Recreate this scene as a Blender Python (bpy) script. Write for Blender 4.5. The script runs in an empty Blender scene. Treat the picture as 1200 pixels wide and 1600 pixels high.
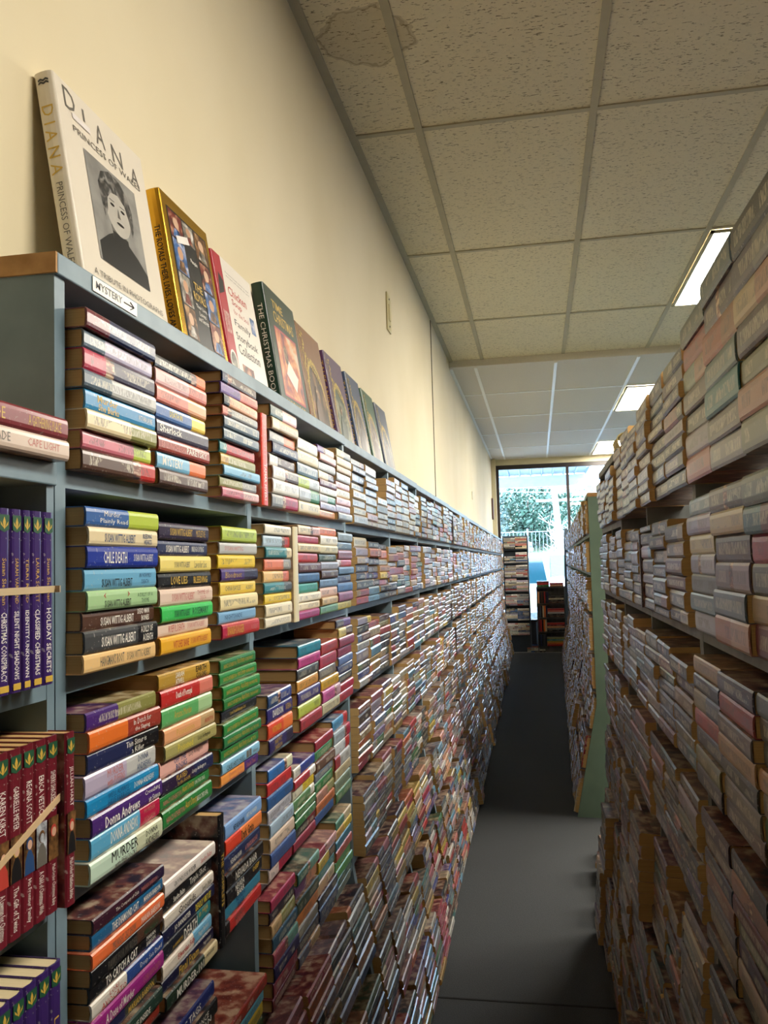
import bpy, math, random
from mathutils import Matrix, Vector
random.seed(7)
R = math.radians
sc = bpy.context.scene
col = sc.collection
EYE = 1.30          # camera height; all heights below are given relative to the eye and lifted by EYE

# ------------------------------------------------------------------ camera
cam_d = bpy.data.cameras.new('camera'); cam = bpy.data.objects.new('camera', cam_d); col.objects.link(cam)
sc.camera = cam
yaw, pit, rol = .1796, .0626, -.0279
fw = Vector((-math.sin(yaw)*math.cos(pit), math.cos(yaw)*math.cos(pit), math.sin(pit)))
rt = Vector((math.cos(yaw), math.sin(yaw), 0)); up = rt.cross(fw)
r2 = rt*math.cos(rol)+up*math.sin(rol); u2 = -rt*math.sin(rol)+up*math.cos(rol)
m = Matrix((r2, u2, -fw)).transposed().to_4x4(); m.translation = (0, 0, EYE)
cam.matrix_world = m
cam_d.sensor_fit = 'VERTICAL'; cam_d.sensor_height = 36; cam_d.lens = 36*1303.5/1600
cam_d.clip_start = .02; cam_d.clip_end = 300

# ------------------------------------------------------------------ world, sun, exposure
SKY_STRENGTH = 13.0
w = bpy.data.worlds.new('sky'); sc.world = w; w.use_nodes = True
bg = w.node_tree.nodes['Background']; bg.inputs[0].default_value = (.58, .74, 1, 1); bg.inputs[1].default_value = SKY_STRENGTH
LAMP_STRENGTH = 20.0
LAMP_COLOR = (1, .93, .80, 1)
sc.view_settings.view_transform = 'Standard'; sc.view_settings.look = 'None'
sc.view_settings.gamma = 1; sc.view_settings.use_curve_mapping = False
sc.view_settings.exposure = 1.1
sc.cycles.max_bounces = 8; sc.cycles.diffuse_bounces = 5; sc.cycles.glossy_bounces = 3
sc.cycles.transparent_max_bounces = 8

# ------------------------------------------------------------------ helpers
def srgb(h):
    if isinstance(h, str):
        h = [int(h[i:i+2], 16)/255 for i in (0, 2, 4)]
    return tuple((c/12.92 if c <= .04045 else ((c+.055)/1.055)**2.4) for c in h)

def tag(o, label=None, cat=None, group=None, kind=None):
    if label: o['label'] = label
    if cat: o['category'] = cat
    if group: o['group'] = group
    if kind: o['kind'] = kind
    return o

def empty(name, loc=(0, 0, 0)):
    o = bpy.data.objects.new(name, None); col.objects.link(o); o.location = loc; o.empty_display_size = .05
    return o

class MB:
    """collects boxes, prisms and tubes into one mesh"""
    def __init__(s): s.v = []; s.f = []; s.mi = []
    def face(s, pts, mi=0):
        n = len(s.v); s.v += [tuple(p) for p in pts]; s.f.append(tuple(range(n, n+len(pts)))); s.mi.append(mi); return s
    def box(s, x0, x1, y0, y1, z0, z1, mi=0):
        n = len(s.v)
        s.v += [(x, y, z) for x in (x0, x1) for y in (y0, y1) for z in (z0, z1)]
        for q in ((0, 1, 3, 2), (4, 6, 7, 5), (0, 4, 5, 1), (2, 3, 7, 6), (0, 2, 6, 4), (1, 5, 7, 3)):
            s.f.append(tuple(n+i for i in q)); s.mi.append(mi)
        return s
    def prism(s, poly, axis, a, b, mi=0):
        """poly in the plane perpendicular to axis, extruded a..b; axis 'x': (y,z), 'y': (x,z), 'z': (x,y)"""
        def P(p, t):
            return {'x': (t, p[0], p[1]), 'y': (p[0], t, p[1]), 'z': (p[0], p[1], t)}[axis]
        k = len(poly); n = len(s.v)
        s.v += [P(p, a) for p in poly]+[P(p, b) for p in poly]
        s.f.append(tuple(n+i for i in range(k))); s.f.append(tuple(n+k+i for i in reversed(range(k)))); s.mi += [mi, mi]
        for i in range(k):
            j = (i+1) % k; s.f.append((n+i, n+k+i, n+k+j, n+j)); s.mi.append(mi)
        return s
    def tube(s, p, q, r, n=8, r2=None, mi=0):
        p, q = Vector(p), Vector(q); d = (q-p).normalized(); a = d.orthogonal().normalized(); b = d.cross(a)
        r2 = r if r2 is None else r2; k = len(s.v)
        for c, rr in ((p, r), (q, r2)):
            for i in range(n):
                t = 2*math.pi*i/n; s.v.append(tuple(c+(a*math.cos(t)+b*math.sin(t))*rr))
        for i in range(n):
            j = (i+1) % n; s.f.append((k+i, k+j, k+n+j, k+n+i)); s.mi.append(mi)
        s.f.append(tuple(k+i for i in reversed(range(n)))); s.f.append(tuple(k+n+i for i in range(n))); s.mi += [mi, mi]
        return s
    def build(s, name, mats, parent=None, dz=EYE, bevel=0, smooth=False):
        me = bpy.data.meshes.new(name); me.from_pydata(s.v, [], s.f)
        if not isinstance(mats, (list, tuple)): mats = [mats]
        for mt in mats: me.materials.append(mt)
        me.polygons.foreach_set('material_index', s.mi)
        if smooth: me.polygons.foreach_set('use_smooth', [True]*len(s.f))
        me.update()
        import bmesh
        bm = bmesh.new(); bm.from_mesh(me); bmesh.ops.recalc_face_normals(bm, faces=bm.faces); bm.to_mesh(me); bm.free()
        o = bpy.data.objects.new(name, me); col.objects.link(o)
        if parent: o.parent = parent
        else: o.location.z = dz
        if bevel:
            b = o.modifiers.new('bevel', 'BEVEL'); b.width = bevel; b.segments = 2; b.limit_method = 'ANGLE'
        return o

def newmat(name):
    mt = bpy.data.materials.new(name); mt.use_nodes = True
    nt = mt.node_tree; b = nt.nodes['Principled BSDF']
    return mt, nt, b
def N(nt, t, **kw):
    n = nt.nodes.new(t)
    for k, v in kw.items(): setattr(n, k, v)
    return n
def math_(nt, op, a, b=None, c=None):
    n = nt.nodes.new('ShaderNodeMath'); n.operation = op
    for i, v in enumerate((a, b, c)):
        if v is None: continue
        if isinstance(v, (int, float)): n.inputs[i].default_value = v
        else: nt.links.new(v, n.inputs[i])
    return n.outputs[0]
def mixc(nt, fac, a, b):
    n = nt.nodes.new('ShaderNodeMix'); n.data_type = 'RGBA'
    for s_, v in ((0, fac), (6, a), (7, b)):
        if isinstance(v, (int, float)): n.inputs[s_].default_value = v
        elif isinstance(v, tuple): n.inputs[s_].default_value = (*v[:3], 1)
        else: nt.links.new(v, n.inputs[s_])
    return n.outputs[2]
def simple(name, c, rough=.6, var=.12, scale=12., metal=0., bump=0., spec=.5, c2=None, detail=4):
    """base colour broken up by a little noise; c2 = the colour it wanders towards"""
    mt, nt, b = newmat(name)
    c = srgb(c); c2 = srgb(c2) if c2 else tuple(max(0, x*(1-var)) for x in c)
    tc = N(nt, 'ShaderNodeTexCoord'); no = N(nt, 'ShaderNodeTexNoise'); no.inputs['Scale'].default_value = scale; no.inputs['Detail'].default_value = detail
    nt.links.new(tc.outputs['Object'], no.inputs['Vector'])
    f = N(nt, 'ShaderNodeMapRange'); f.inputs[1].default_value = .35; f.inputs[2].default_value = .65
    nt.links.new(no.outputs['Fac'], f.inputs[0])
    nt.links.new(mixc(nt, f.outputs[0], c, c2), b.inputs['Base Color'])
    b.inputs['Roughness'].default_value = rough; b.inputs['Metallic'].default_value = metal
    b.inputs['Specular IOR Level'].default_value = spec
    if bump:
        bp = N(nt, 'ShaderNodeBump'); bp.inputs['Strength'].default_value = bump; bp.inputs['Distance'].default_value = .002
        nt.links.new(no.outputs['Fac'], bp.inputs['Height']); nt.links.new(bp.outputs[0], b.inputs['Normal'])
    return mt
def emis(name, c, s):
    mt, nt, b = newmat(name); b.inputs['Base Color'].default_value = (.8, .8, .8, 1)
    b.inputs['Emission Color'].default_value = c; b.inputs['Emission Strength'].default_value = s
    return mt

M = {}
M['wall'] = simple('wall_paint', 'e6d9b9', .75, .04, 1.5, c2='ded0ac')
M['wood'] = simple('raw_wood', 'd0a268', .7, .3, 30, c2='a87a45')
M['bluegrey'] = simple('blue_grey_paint', '7c929e', .45, .1, 14, c2='6d838f', bump=.2)
M['sage'] = simple('sage_green_paint', '7c9580', .5, .08, 9, c2='748d7a')
M['slate'] = simple('dark_slate_paint', '4a5866', .5, .1, 9)
M['greyshelf'] = simple('worn_grey_paint', '7d8180', .55, .1, 16, c2='626664', bump=.2)
M['tbar'] = simple('ceiling_grid_metal', 'bab29a', .8, .06, 20)
M['tbar2'] = simple('white_ceiling_grid', 'f4f3ee', .45, .03, 20)
M['bronze'] = simple('dark_bronze_frame', '2e2624', .4, .1, 10)
M['black'] = simple('black_paint', '15151a', .5, .1, 10)
M['plate'] = simple('ivory_plastic', 'd2c592', .35, .03, 10)
M['brown'] = simple('brown_wood', '5a3526', .6, .2, 30)
M['diffuser'] = emis('lamp_diffuser', LAMP_COLOR, LAMP_STRENGTH)
M['trim'] = simple('ivory_trim', 'd8cfae', .6, .04, 8)
M['ink_white'] = simple('ink_white', 'f1ede2', .4, .03); M['ink_black'] = simple('ink_black', '1b1a1c', .4, .03)
M['ink_gold'] = simple('ink_gold', 'd8b24a', .4, .1, 60); M['ink_red'] = simple('ink_red', 'c2443a', .4, .05)
M['ink_blue'] = simple('ink_blue', '2c4c7c', .4, .05); M['ink_green'] = simple('ink_green', '27573d', .4, .05)
M['ink_grey'] = simple('ink_grey', '6c675f', .4, .05); M['ink_yellow'] = simple('ink_yellow', 'e8d33f', .4, .05)
M['ink_pink'] = simple('ink_pink', 'cf7f77', .4, .05)
M['ink_photo'] = simple('printed_photo', '8a6238', .4, .7, 140, c2='2e1c14')
M['ink_snow'] = simple('printed_snow_photo', 'c9cfd6', .4, .5, 120, c2='6a6a70')
M['ink_skin'] = simple('printed_skin', 'dcb196', .4, .1, 60)
INKS = ['white', 'black', 'gold', 'red', 'blue', 'green', 'grey', 'yellow', 'pink', 'photo', 'snow', 'skin']

def page_mat(name, a, b_):
    mt, nt, b = newmat(name)
    tc = N(nt, 'ShaderNodeTexCoord'); mp = N(nt, 'ShaderNodeMapping'); mp.inputs['Scale'].default_value = (8, 8, 900)
    no = N(nt, 'ShaderNodeTexNoise'); no.inputs['Scale'].default_value = 1; no.inputs['Detail'].default_value = 2
    nt.links.new(tc.outputs['Object'], mp.inputs[0]); nt.links.new(mp.outputs[0], no.inputs['Vector'])
    nt.links.new(mixc(nt, no.outputs['Fac'], srgb(a), srgb(b_)), b.inputs['Base Color']); b.inputs['Roughness'].default_value = .85
    return mt
M['pages'] = page_mat('yellowed_pages', 'dcb87e', 'b48c52')
M['pages_cream'] = page_mat('cream_pages', 'e6d6b0', 'c9b488')

def cover_mat():
    """printed cover: two colours split along the spine, illegible small lettering, a mottled picture patch"""
    mt, nt, b = newmat('printed_cover')
    A = N(nt, 'ShaderNodeAttribute', attribute_name='col_a'); B = N(nt, 'ShaderNodeAttribute', attribute_name='col_b'); S = N(nt, 'ShaderNodeAttribute', attribute_name='sty')
    uv = N(nt, 'ShaderNodeUVMap'); uv.uv_map = 'UVMap'
    sx = N(nt, 'ShaderNodeSeparateXYZ'); nt.links.new(uv.outputs[0], sx.inputs[0]); u, v = sx.outputs[0], sx.outputs[1]
    ss = N(nt, 'ShaderNodeSeparateColor'); nt.links.new(S.outputs['Color'], ss.inputs[0])
    split, seed, ink = ss.outputs[0], ss.outputs[1], ss.outputs[2]; art = S.outputs['Alpha']
    sd = math_(nt, 'MULTIPLY', seed, 73.)
    side = math_(nt, 'GREATER_THAN', u, split)
    base = mixc(nt, side, A.outputs['Color'], B.outputs['Color'])
    # lettering
    cx = N(nt, 'ShaderNodeCombineXYZ')
    nt.links.new(math_(nt, 'MULTIPLY', u, 105.), cx.inputs[0]); nt.links.new(math_(nt, 'MULTIPLY', v, 3.), cx.inputs[1]); nt.links.new(sd, cx.inputs[2])
    n1 = N(nt, 'ShaderNodeTexNoise'); n1.inputs['Scale'].default_value = 1; n1.inputs['Detail'].default_value = 1; nt.links.new(cx.outputs[0], n1.inputs['Vector'])
    cx2 = N(nt, 'ShaderNodeCombineXYZ')
    nt.links.new(math_(nt, 'MULTIPLY', u, 5.), cx2.inputs[0]); nt.links.new(math_(nt, 'MULTIPLY', v, .8), cx2.inputs[1]); nt.links.new(math_(nt, 'ADD', sd, 9.), cx2.inputs[2])
    n2 = N(nt, 'ShaderNodeTexNoise'); n2.inputs['Scale'].default_value = 1; n2.inputs['Detail'].default_value = 0; nt.links.new(cx2.outputs[0], n2.inputs['Vector'])
    vv = math_(nt, 'ABSOLUTE', math_(nt, 'SUBTRACT', v, .5)); uu = math_(nt, 'ABSOLUTE', math_(nt, 'SUBTRACT', u, .5))
    k = math_(nt, 'MULTIPLY', math_(nt, 'GREATER_THAN', n1.outputs['Fac'], .5), math_(nt, 'LESS_THAN', vv, .21))
    k = math_(nt, 'MULTIPLY', k, math_(nt, 'LESS_THAN', uu, .42)); k = math_(nt, 'MULTIPLY', k, math_(nt, 'GREATER_THAN', n2.outputs['Fac'], .42))
    k = math_(nt, 'MULTIPLY', k, ink)
    hs = N(nt, 'ShaderNodeSeparateColor', mode='HSV'); nt.links.new(base, hs.inputs[0])
    dark = math_(nt, 'LESS_THAN', hs.outputs[2], .28)
    inkc = mixc(nt, dark, (.05, .045, .05), (.72, .66, .5))
    # pattern for cover faces / picture patches
    n3 = N(nt, 'ShaderNodeTexNoise'); n3.inputs['Scale'].default_value = 7; n3.inputs['Detail'].default_value = 3
    cx3 = N(nt, 'ShaderNodeCombineXYZ'); nt.links.new(u, cx3.inputs[0]); nt.links.new(math_(nt, 'MULTIPLY', v, .6), cx3.inputs[1]); nt.links.new(sd, cx3.inputs[2]); nt.links.new(cx3.outputs[0], n3.inputs['Vector'])
    hue = N(nt, 'ShaderNodeSeparateColor'); nt.links.new(n3.outputs['Color'], hue.inputs[0])
    pic = N(nt, 'ShaderNodeValToRGB'); cr = pic.color_ramp; cr.elements[0].position = .38; cr.elements[0].color = (.03, .025, .03, 1); cr.elements[1].position = .64; cr.elements[1].color = (.75, .6, .42, 1)
    e = cr.elements.new(.5); e.color = (.28, .1, .07, 1); nt.links.new(hue.outputs[0], pic.inputs[0])
    patch = math_(nt, 'LESS_THAN', math_(nt, 'ABSOLUTE', math_(nt, 'SUBTRACT', u, split)), math_(nt, 'MULTIPLY', math_(nt, 'GREATER_THAN', seed, .62), .055))
    patch = math_(nt, 'MULTIPLY', patch, math_(nt, 'GREATER_THAN', ink, .3))
    c = mixc(nt, k, base, inkc); c = mixc(nt, patch, c, pic.outputs[0])
    c = mixc(nt, math_(nt, 'MULTIPLY', art, .55), c, pic.outputs[0])
    # creases and wear
    tc = N(nt, 'ShaderNodeTexCoord'); n4 = N(nt, 'ShaderNodeTexNoise'); n4.inputs['Scale'].default_value = 260; nt.links.new(tc.outputs['Object'], n4.inputs['Vector'])
    wear = math_(nt, 'MULTIPLY', math_(nt, 'GREATER_THAN', n4.outputs['Fac'], .67), .35)
    c = mixc(nt, wear, c, (.6, .56, .5))
    nt.links.new(c, b.inputs['Base Color']); b.inputs['Roughness'].default_value = .29; b.inputs['Specular IOR Level'].default_value = .55
    return mt
M['cover'] = cover_mat()

# ceiling tiles
CE_ = 1.553
def tile_mat(name, base, dark, dens):
    mt, nt, b = newmat(name)
    tc = N(nt, 'ShaderNodeTexCoord'); mp = N(nt, 'ShaderNodeMapping'); mp.inputs['Scale'].default_value = (60, 200, 1)
    no = N(nt, 'ShaderNodeTexNoise'); no.inputs['Scale'].default_value = 1; no.inputs['Detail'].default_value = 2
    nt.links.new(tc.outputs['Object'], mp.inputs[0]); nt.links.new(mp.outputs[0], no.inputs['Vector'])
    hole = math_(nt, 'GREATER_THAN', no.outputs['Fac'], dens)
    n2 = N(nt, 'ShaderNodeTexNoise'); n2.inputs['Scale'].default_value = 70; n2.inputs['Detail'].default_value = 3; nt.links.new(tc.outputs['Object'], n2.inputs['Vector'])
    c = mixc(nt, n2.outputs['Fac'], srgb(base), tuple(x*.86 for x in srgb(base)))
    c = mixc(nt, math_(nt, 'MULTIPLY', hole, .8), c, srgb(dark))
    # water stains
    for sx_, sy_, r_ in ((-.44, 2.33, .13), (-.55, 2.02, .07)):
        d = N(nt, 'ShaderNodeVectorMath', operation='DISTANCE'); nt.links.new(tc.outputs['Object'], d.inputs[0]); d.inputs[1].default_value = (sx_, sy_, CE_)
        n5 = N(nt, 'ShaderNodeTexNoise'); n5.inputs['Scale'].default_value = 14; nt.links.new(tc.outputs['Object'], n5.inputs['Vector'])
        dd = math_(nt, 'ADD', d.outputs['Value'], math_(nt, 'MULTIPLY', math_(nt, 'SUBTRACT', n5.outputs['Fac'], .5), .1))
        ring = math_(nt, 'MULTIPLY', math_(nt, 'LESS_THAN', dd, r_), .22)
        edge = math_(nt, 'MULTIPLY', math_(nt, 'LESS_THAN', math_(nt, 'ABSOLUTE', math_(nt, 'SUBTRACT', dd, r_)), .007), .3)
        c = mixc(nt, math_(nt, 'ADD', ring, edge), c, srgb('7a6238'))
    nt.links.new(c, b.inputs['Base Color']); b.inputs['Roughness'].default_value = .9
    bp = N(nt, 'ShaderNodeBump'); bp.inputs['Strength'].default_value = .5; bp.inputs['Distance'].default_value = .003; bp.invert = True
    nt.links.new(hole, bp.inputs['Height']); nt.links.new(bp.outputs[0], b.inputs['Normal'])
    return mt
M['tile'] = tile_mat('fissured_ceiling_tile', 'ebe0c4', '6f6248', .64)
M['tile2'] = tile_mat('plain_ceiling_tile', 'e0d8cc', 'bdb6a6', .78)
def carpet():
    mt, nt, b = newmat('charcoal_carpet')
    tc = N(nt, 'ShaderNodeTexCoord'); no = N(nt, 'ShaderNodeTexNoise'); no.inputs['Scale'].default_value = 320; no.inputs['Detail'].default_value = 3
    nt.links.new(tc.outputs['Object'], no.inputs['Vector'])
    n2 = N(nt, 'ShaderNodeTexNoise'); n2.inputs['Scale'].default_value = 2.5; nt.links.new(tc.outputs['Object'], n2.inputs['Vector'])
    c = mixc(nt, no.outputs['Fac'], srgb('282a2c'), srgb('606264')); c = mixc(nt, math_(nt, 'MULTIPLY', n2.outputs['Fac'], .35), c, srgb('3a3c3e'))
    nt.links.new(c, b.inputs['Base Color']); b.inputs['Roughness'].default_value = .95; b.inputs['Specular IOR Level'].default_value = .15
    bp = N(nt, 'ShaderNodeBump'); bp.inputs['Strength'].default_value = .6; bp.inputs['Distance'].default_value = .004
    nt.links.new(no.outputs['Fac'], bp.inputs['Height']); nt.links.new(bp.outputs[0], b.inputs['Normal'])
    return mt
M['carpet'] = carpet()
M['lino'] = simple('pale_floor_strip', '7d7b75', .6, .1, 30)
M['seam'] = simple('carpet_seam', '1b1b1c', .9, .1, 30)

# ------------------------------------------------------------------ the room
XW, CE, C2, FL = -.613, 1.553, 1.500, -1.30
XR, YB, YF = 5.6, -2.6, 12.40
def struct(name, mb, mt, **k): return tag(mb.build(name, mt, **k), kind='structure')
struct('floor', MB().box(XW, XR, YB, 12.02, FL-.08, FL), M['carpet'])
struct('trim_1', MB().box(XW, XR, 12.02, YF+.1, FL-.08, FL), M['lino'])
struct('trim_2', MB().box(-.36, .25, 2.565, 2.572, FL, FL+.0015), M['seam'])
struct('wall_left', MB().box(XW-.1, XW, YB, YF+.1, FL-.08, CE+.1), M['wall'])
M['wall_far'] = simple('brown_low_bounce', '6e5a48', .7, .2, 6, c2='57483a')  # unseen walls darkened to cut bounce light; brown stands for shelved books
struct('wall_right', MB().box(XR, XR+.1, YB, YF+.1, FL-.08, CE+.1), M['wall_far'])
struct('wall_back', MB().box(XW-.1, XR+.1, YB-.1, YB, FL-.08, CE+.1), M['wall_far'])
YS = 6.36
struct('ceiling', MB().box(XW, XR, YB, YS, CE, CE+.05), M['tile'])
struct('trim_3', MB().box(XW, XR, YS, YS+.05, C2-.0, CE+.05), M['tile2'])
struct('trim_4', MB().box(XW, XR, YS+.05, YF, C2, C2+.08), M['tile2'])
x0a, y0a, x0b, y0b = -.3575, 2.881, -.4126, 7.4707
TW, TL = .6096, 1.2192
g = MB()
for j in range(-0, 10): g.box(x0a+j*TW-.013, x0a+j*TW+.013, YB, YS, CE-.006, CE+.001)
for i in range(-4, 3): g.box(XW, XR, y0a+i*TL-.012, y0a+i*TL+.012, CE-.005, CE+.001)
g.box(XW, XW+.028, YB, YS, CE-.008, CE+.001)
struct('trim_5', g, M['tbar'])
g = MB()
for j in range(0, 10): g.box(x0b+j*TW-.012, x0b+j*TW+.012, YS+.05, YF, C2-.006, C2+.001)
for i in range(-0, 5): g.box(XW, XR, y0b+i*TL-.012, y0b+i*TL+.012, C2-.005, C2+.001)
g.box(XW, XW+.022, YS+.05, YF, C2-.008, C2+.001)
struct('trim_6', g, M['tbar2'])
struct('trim_7', MB().box(XW, XW+.004, 5.20, 5.212, -1.3, CE-.01), simple('wall_seam', '5a5238', .8))
struct('trim_8', MB().box(XW, XW+.062, 12.26, YF, FL, C2), M['trim'], bevel=.004)

# window wall at the front of the shop
bars = MB()
ZB, ZT = -.86, 1.345
bars.box(XW, XR, YF, YF+.06, ZT, 1.41); bars.box(XW, XR, YF, YF+.06, ZB-.04, ZB)
bars.box(-.551, -.511, YF, YF+.06, ZB, ZT)
mx = [.482+k*.99 for k in range(6)]
for x in mx: bars.box(x-.021, x+.021, YF, YF+.06, ZB, ZT)
wf = struct('window_1', bars, M['bronze'], bevel=.003)
glass, nt, b = newmat('window_glass')
tr = N(nt, 'ShaderNodeBsdfTransparent'); gl = N(nt, 'ShaderNodeBsdfGlossy'); gl.inputs['Roughness'].default_value = .01
fr = N(nt, 'ShaderNodeFresnel'); fr.inputs[0].default_value = 1.5; mxs = N(nt, 'ShaderNodeMixShader')
tr.inputs[0].default_value = (.9, .96, .97, 1)
nt.links.new(fr.outputs[0], mxs.inputs[0]); nt.links.new(tr.outputs[0], mxs.inputs[1]); nt.links.new(gl.outputs[0], mxs.inputs[2]); nt.links.new(mxs.outputs[0], nt.nodes['Material Output'].inputs[0])
pg = MB()
xs = [-.511]+[v for x in mx for v in (x-.021, x+.021)]+[XR]
for a, b_ in zip(xs[0::2], xs[1::2]): pg.box(a, b_, YF+.026, YF+.032, ZB, ZT)
pn = pg.build('pane', glass, wf)
struct('wall_front', MB().box(XW-.1, XR+.1, YF, YF+.1, FL-.08, ZB-.04), M['slate'])
struct('trim_9', MB().box(XW-.1, XR+.1, YF, YF+.1, 1.41, CE+.1), M['trim'])
struct('trim_10', MB().box(XW-.1, -.551, YF, YF+.1, ZB-.04, 1.41), M['trim'])

# ceiling lights
def lamp(x, y, z, label):
    t = empty('ceiling_light', (x, y, z+EYE)); tag(t, label, 'ceiling light', 'recessed fluorescent ceiling lights')
    w_, l_ = TW/2-.014, TL/2-.014
    f = MB(); f.box(-w_, -w_+.018, -l_, l_, -.012, 0); f.box(w_-.018, w_, -l_, l_, -.012, 0); f.box(-w_, w_, -l_, -l_+.018, -.012, 0); f.box(-w_, w_, l_-.018, l_, -.012, 0)
    f.build('frame', M['tbar'], t)
    MB().box(-w_+.018, w_-.018, -l_+.018, l_-.018, -.008, -.003).build('diffuser', M['diffuser'], t)
XL1 = x0a+2.5*TW; XL2 = x0b+2.5*TW
lamp(XL1, y0a+1.5*TL+.0, CE-.006, 'lit rectangular ceiling light nearest the camera above the right-hand stacks')
lamp(XL2, y0b+.5*TL, C2-.006, 'lit rectangular ceiling light just beyond the ceiling step')
lamp(XL2, y0b+3.4*TL, C2-.006, 'small lit ceiling light farthest away near the front window')
lamp(XL1, y0a-1.5*TL, CE-.006, 'lit ceiling light above the near end of the aisle, out of the photo')
lamp(x0a+4.5*TW, y0a+1.5*TL, CE-.006, 'unseen ceiling light added over the cross passage to brighten the floor')  # added lamp, out of sight, lights the floor in the gap
for y, z, xx in ((y0a+1.5*TL, CE, x0a), (y0b+.5*TL, C2, x0b), (y0b+3.4*TL, C2, x0b)):
    lamp(xx+6.5*TW, y, z-.006, 'unseen ceiling light added over the far side of the shop')  # out-of-view lamps added for general illumination

# fittings on the left wall
t = empty('wall_plate', (XW, 3.61, 1.118+EYE)); tag(t, 'ivory wall plate with one small button, high on the cream wall', 'wall plate')
MB().box(0, .007, -.045, .045, -.085, .085).build('plate', M['plate'], t, bevel=.002)
MB().box(.007, .010, -.018, .018, -.035, .035).build('switch', M['plate'], t)
MB().tube((.007, 0, .062), (.0095, 0, .062), .004).build('screw', M['greyshelf'], t)
MB().tube((.007, 0, -.062), (.0095, 0, -.062), .004).build('screw', M['greyshelf'], t)
tag(MB().prism([(12.0, .63), (12.05, .60), (12.15, .60), (12.17, .63), (12.17, .88), (12.14, .905), (12.03, .905), (12.0, .88)], 'x', XW, XW+.022).build('wall_plaque', M['brown']),
    'narrow dark brown wooden plaque on the wall beside the window', 'plaque')
tag(MB().box(XW, XW+.006, 8.3, 8.36, .62, .70).build('outlet_cover', M['plate']), 'small cream outlet cover far along the left wall above the shelves', 'outlet cover')

# ------------------------------------------------------------------ bookcases
LZ = [.101, -.098, -.297, -.495, -.69, -.888, -1.085, -1.28]
RZ = [.106, -.108, -.325, -.545, -.765, -.985, -1.27]
def flare(z, z0, k): return max(0, z0-z)*k
def case(name, loc, rot, width, posts, levels, ztop, topboard, depth, fl, mt, label, group=None, endwood=None, pt=.018, cat='bookcase'):
    """local frame: shelf fronts at x=0 looking along +x, y runs 0..width, z relative to the eye"""
    t = empty(name, (loc[0], loc[1], EYE)); t.rotation_euler.z = rot; tag(t, label, cat, group)
    z0, k = fl
    def panel(y, nm):
        zt = ztop
        poly = [(-depth, FL), (flare(FL, z0, k), FL), (0, z0), (0, zt), (-depth, zt)]
        MB().prism(poly, 'y', y, y+pt).build(nm, mt, t)
    panel(0, 'side_panel'); panel(width-pt, 'side_panel')
    for p in posts: panel(p, 'divider')
    MB().box(-depth-.004, -depth, 0, width, FL, ztop).build('back_panel', mt, t)
    ys = [pt]+[v for p in posts for v in (p, p+pt)]+[width-pt]
    for z in levels:
        s = MB()
        for a, b in zip(ys[0::2], ys[1::2]): s.box(-depth, flare(z, z0, k)-.0005, a, b, z-.018, z)
        if z < ztop-.005: s.build('shelf', mt, t)
    kb = MB(); kb.box(-depth+.02, flare(FL, z0, k)-.03, .018, width-.018, FL, levels[-1]-.018); kb.build('kickboard', mt, t)
    if topboard:
        MB().box(-depth, .004, 0, width, ztop, ztop+.022).build('top_board', mt, t, bevel=.0015)
        if endwood is not None:
            e = MB().box(-depth, .0035, endwood[0], endwood[1], ztop+.001, ztop+.0215).build('board_end', M['wood'], t); e['label'] = 'raw unpainted wood end of the top board'
    return t
def fx(Y): return -.43-.0045*max(0, Y-1.5)
UL = [(.724, 1.955)]; yy = 1.957
while yy < 11.5: UL.append((yy, yy+1.266)); yy += 1.269
ordn = ['nearest', 'second', 'third', 'fourth', 'fifth', 'sixth', 'seventh', 'eighth', 'ninth', 'tenth']
for i, (a, b) in enumerate(UL):
    xf = fx((a+b)/2)-.02
    ps = [1.262-a] if i == 0 else [(b-a)/2-.009]
    case('bookcase', (xf, a), 0, b-a, ps, LZ, .290, True, xf-XW-.002, (-.70, .1667), M['bluegrey'],
         ('tall blue-grey bookcase with the mystery sign, nearest full-height unit on the left wall' if i == 0 else
          'blue-grey bookcase of paperback stacks, %s unit from the near end of the left wall' % ordn[i]), 'blue-grey bookcases along the left wall',
         endwood=(-.003, -.0002) if i == 0 else None)
case('bookcase', (-.45, .06), 0, .662, [], LZ[1:], .083, True, -.45-XW-.002, (-.70, .1667), M['bluegrey'],
     'lower blue-grey bookcase holding the banded purple and burgundy paperbacks, far left', 'blue-grey bookcases along the left wall', pt=.012)
for i, (a, b) in enumerate(((.195, 1.309), (1.311, 2.411), (2.413, 3.10))):
    case('bookcase', (.235, b), math.pi, b-a, [(b-a)/2-.006] if i < 2 else [.38], RZ, (.106 if i < 2 else .285), i == 2, .42, (-.55, .07), M['greyshelf'],
         ('worn grey bookcase with stacks piled above its top, right foreground', 'worn grey bookcase in the middle of the near right-hand run', 'worn grey bookcase with a top board, last before the gap on the right')[i],
         'grey bookcases on the near right', pt=.012)
GA = math.atan2(.15, 7.6); GL = 1.26
GZ = [z+.028 for z in LZ[:-1]]+[-1.28]
for i in range(6):
    s1 = (i+1)*GL
    lx, ly = .268+math.sin(GA)*s1, 4.39+math.cos(GA)*s1
    case('bookcase', (lx, ly), math.pi-GA, GL-.003, [GL/2], GZ, .316, True, .24, (-.735, .207), M['sage'],
         ('sage green bookcase whose tall end panel faces the gap on the right' if i == 0 else 'sage green bookcase beyond the end panel, %s unit of the far right run' % ordn[i]),
         'sage green bookcases on the far right', endwood=(GL-.0028, GL-.0005) if i == 0 else None)
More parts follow.
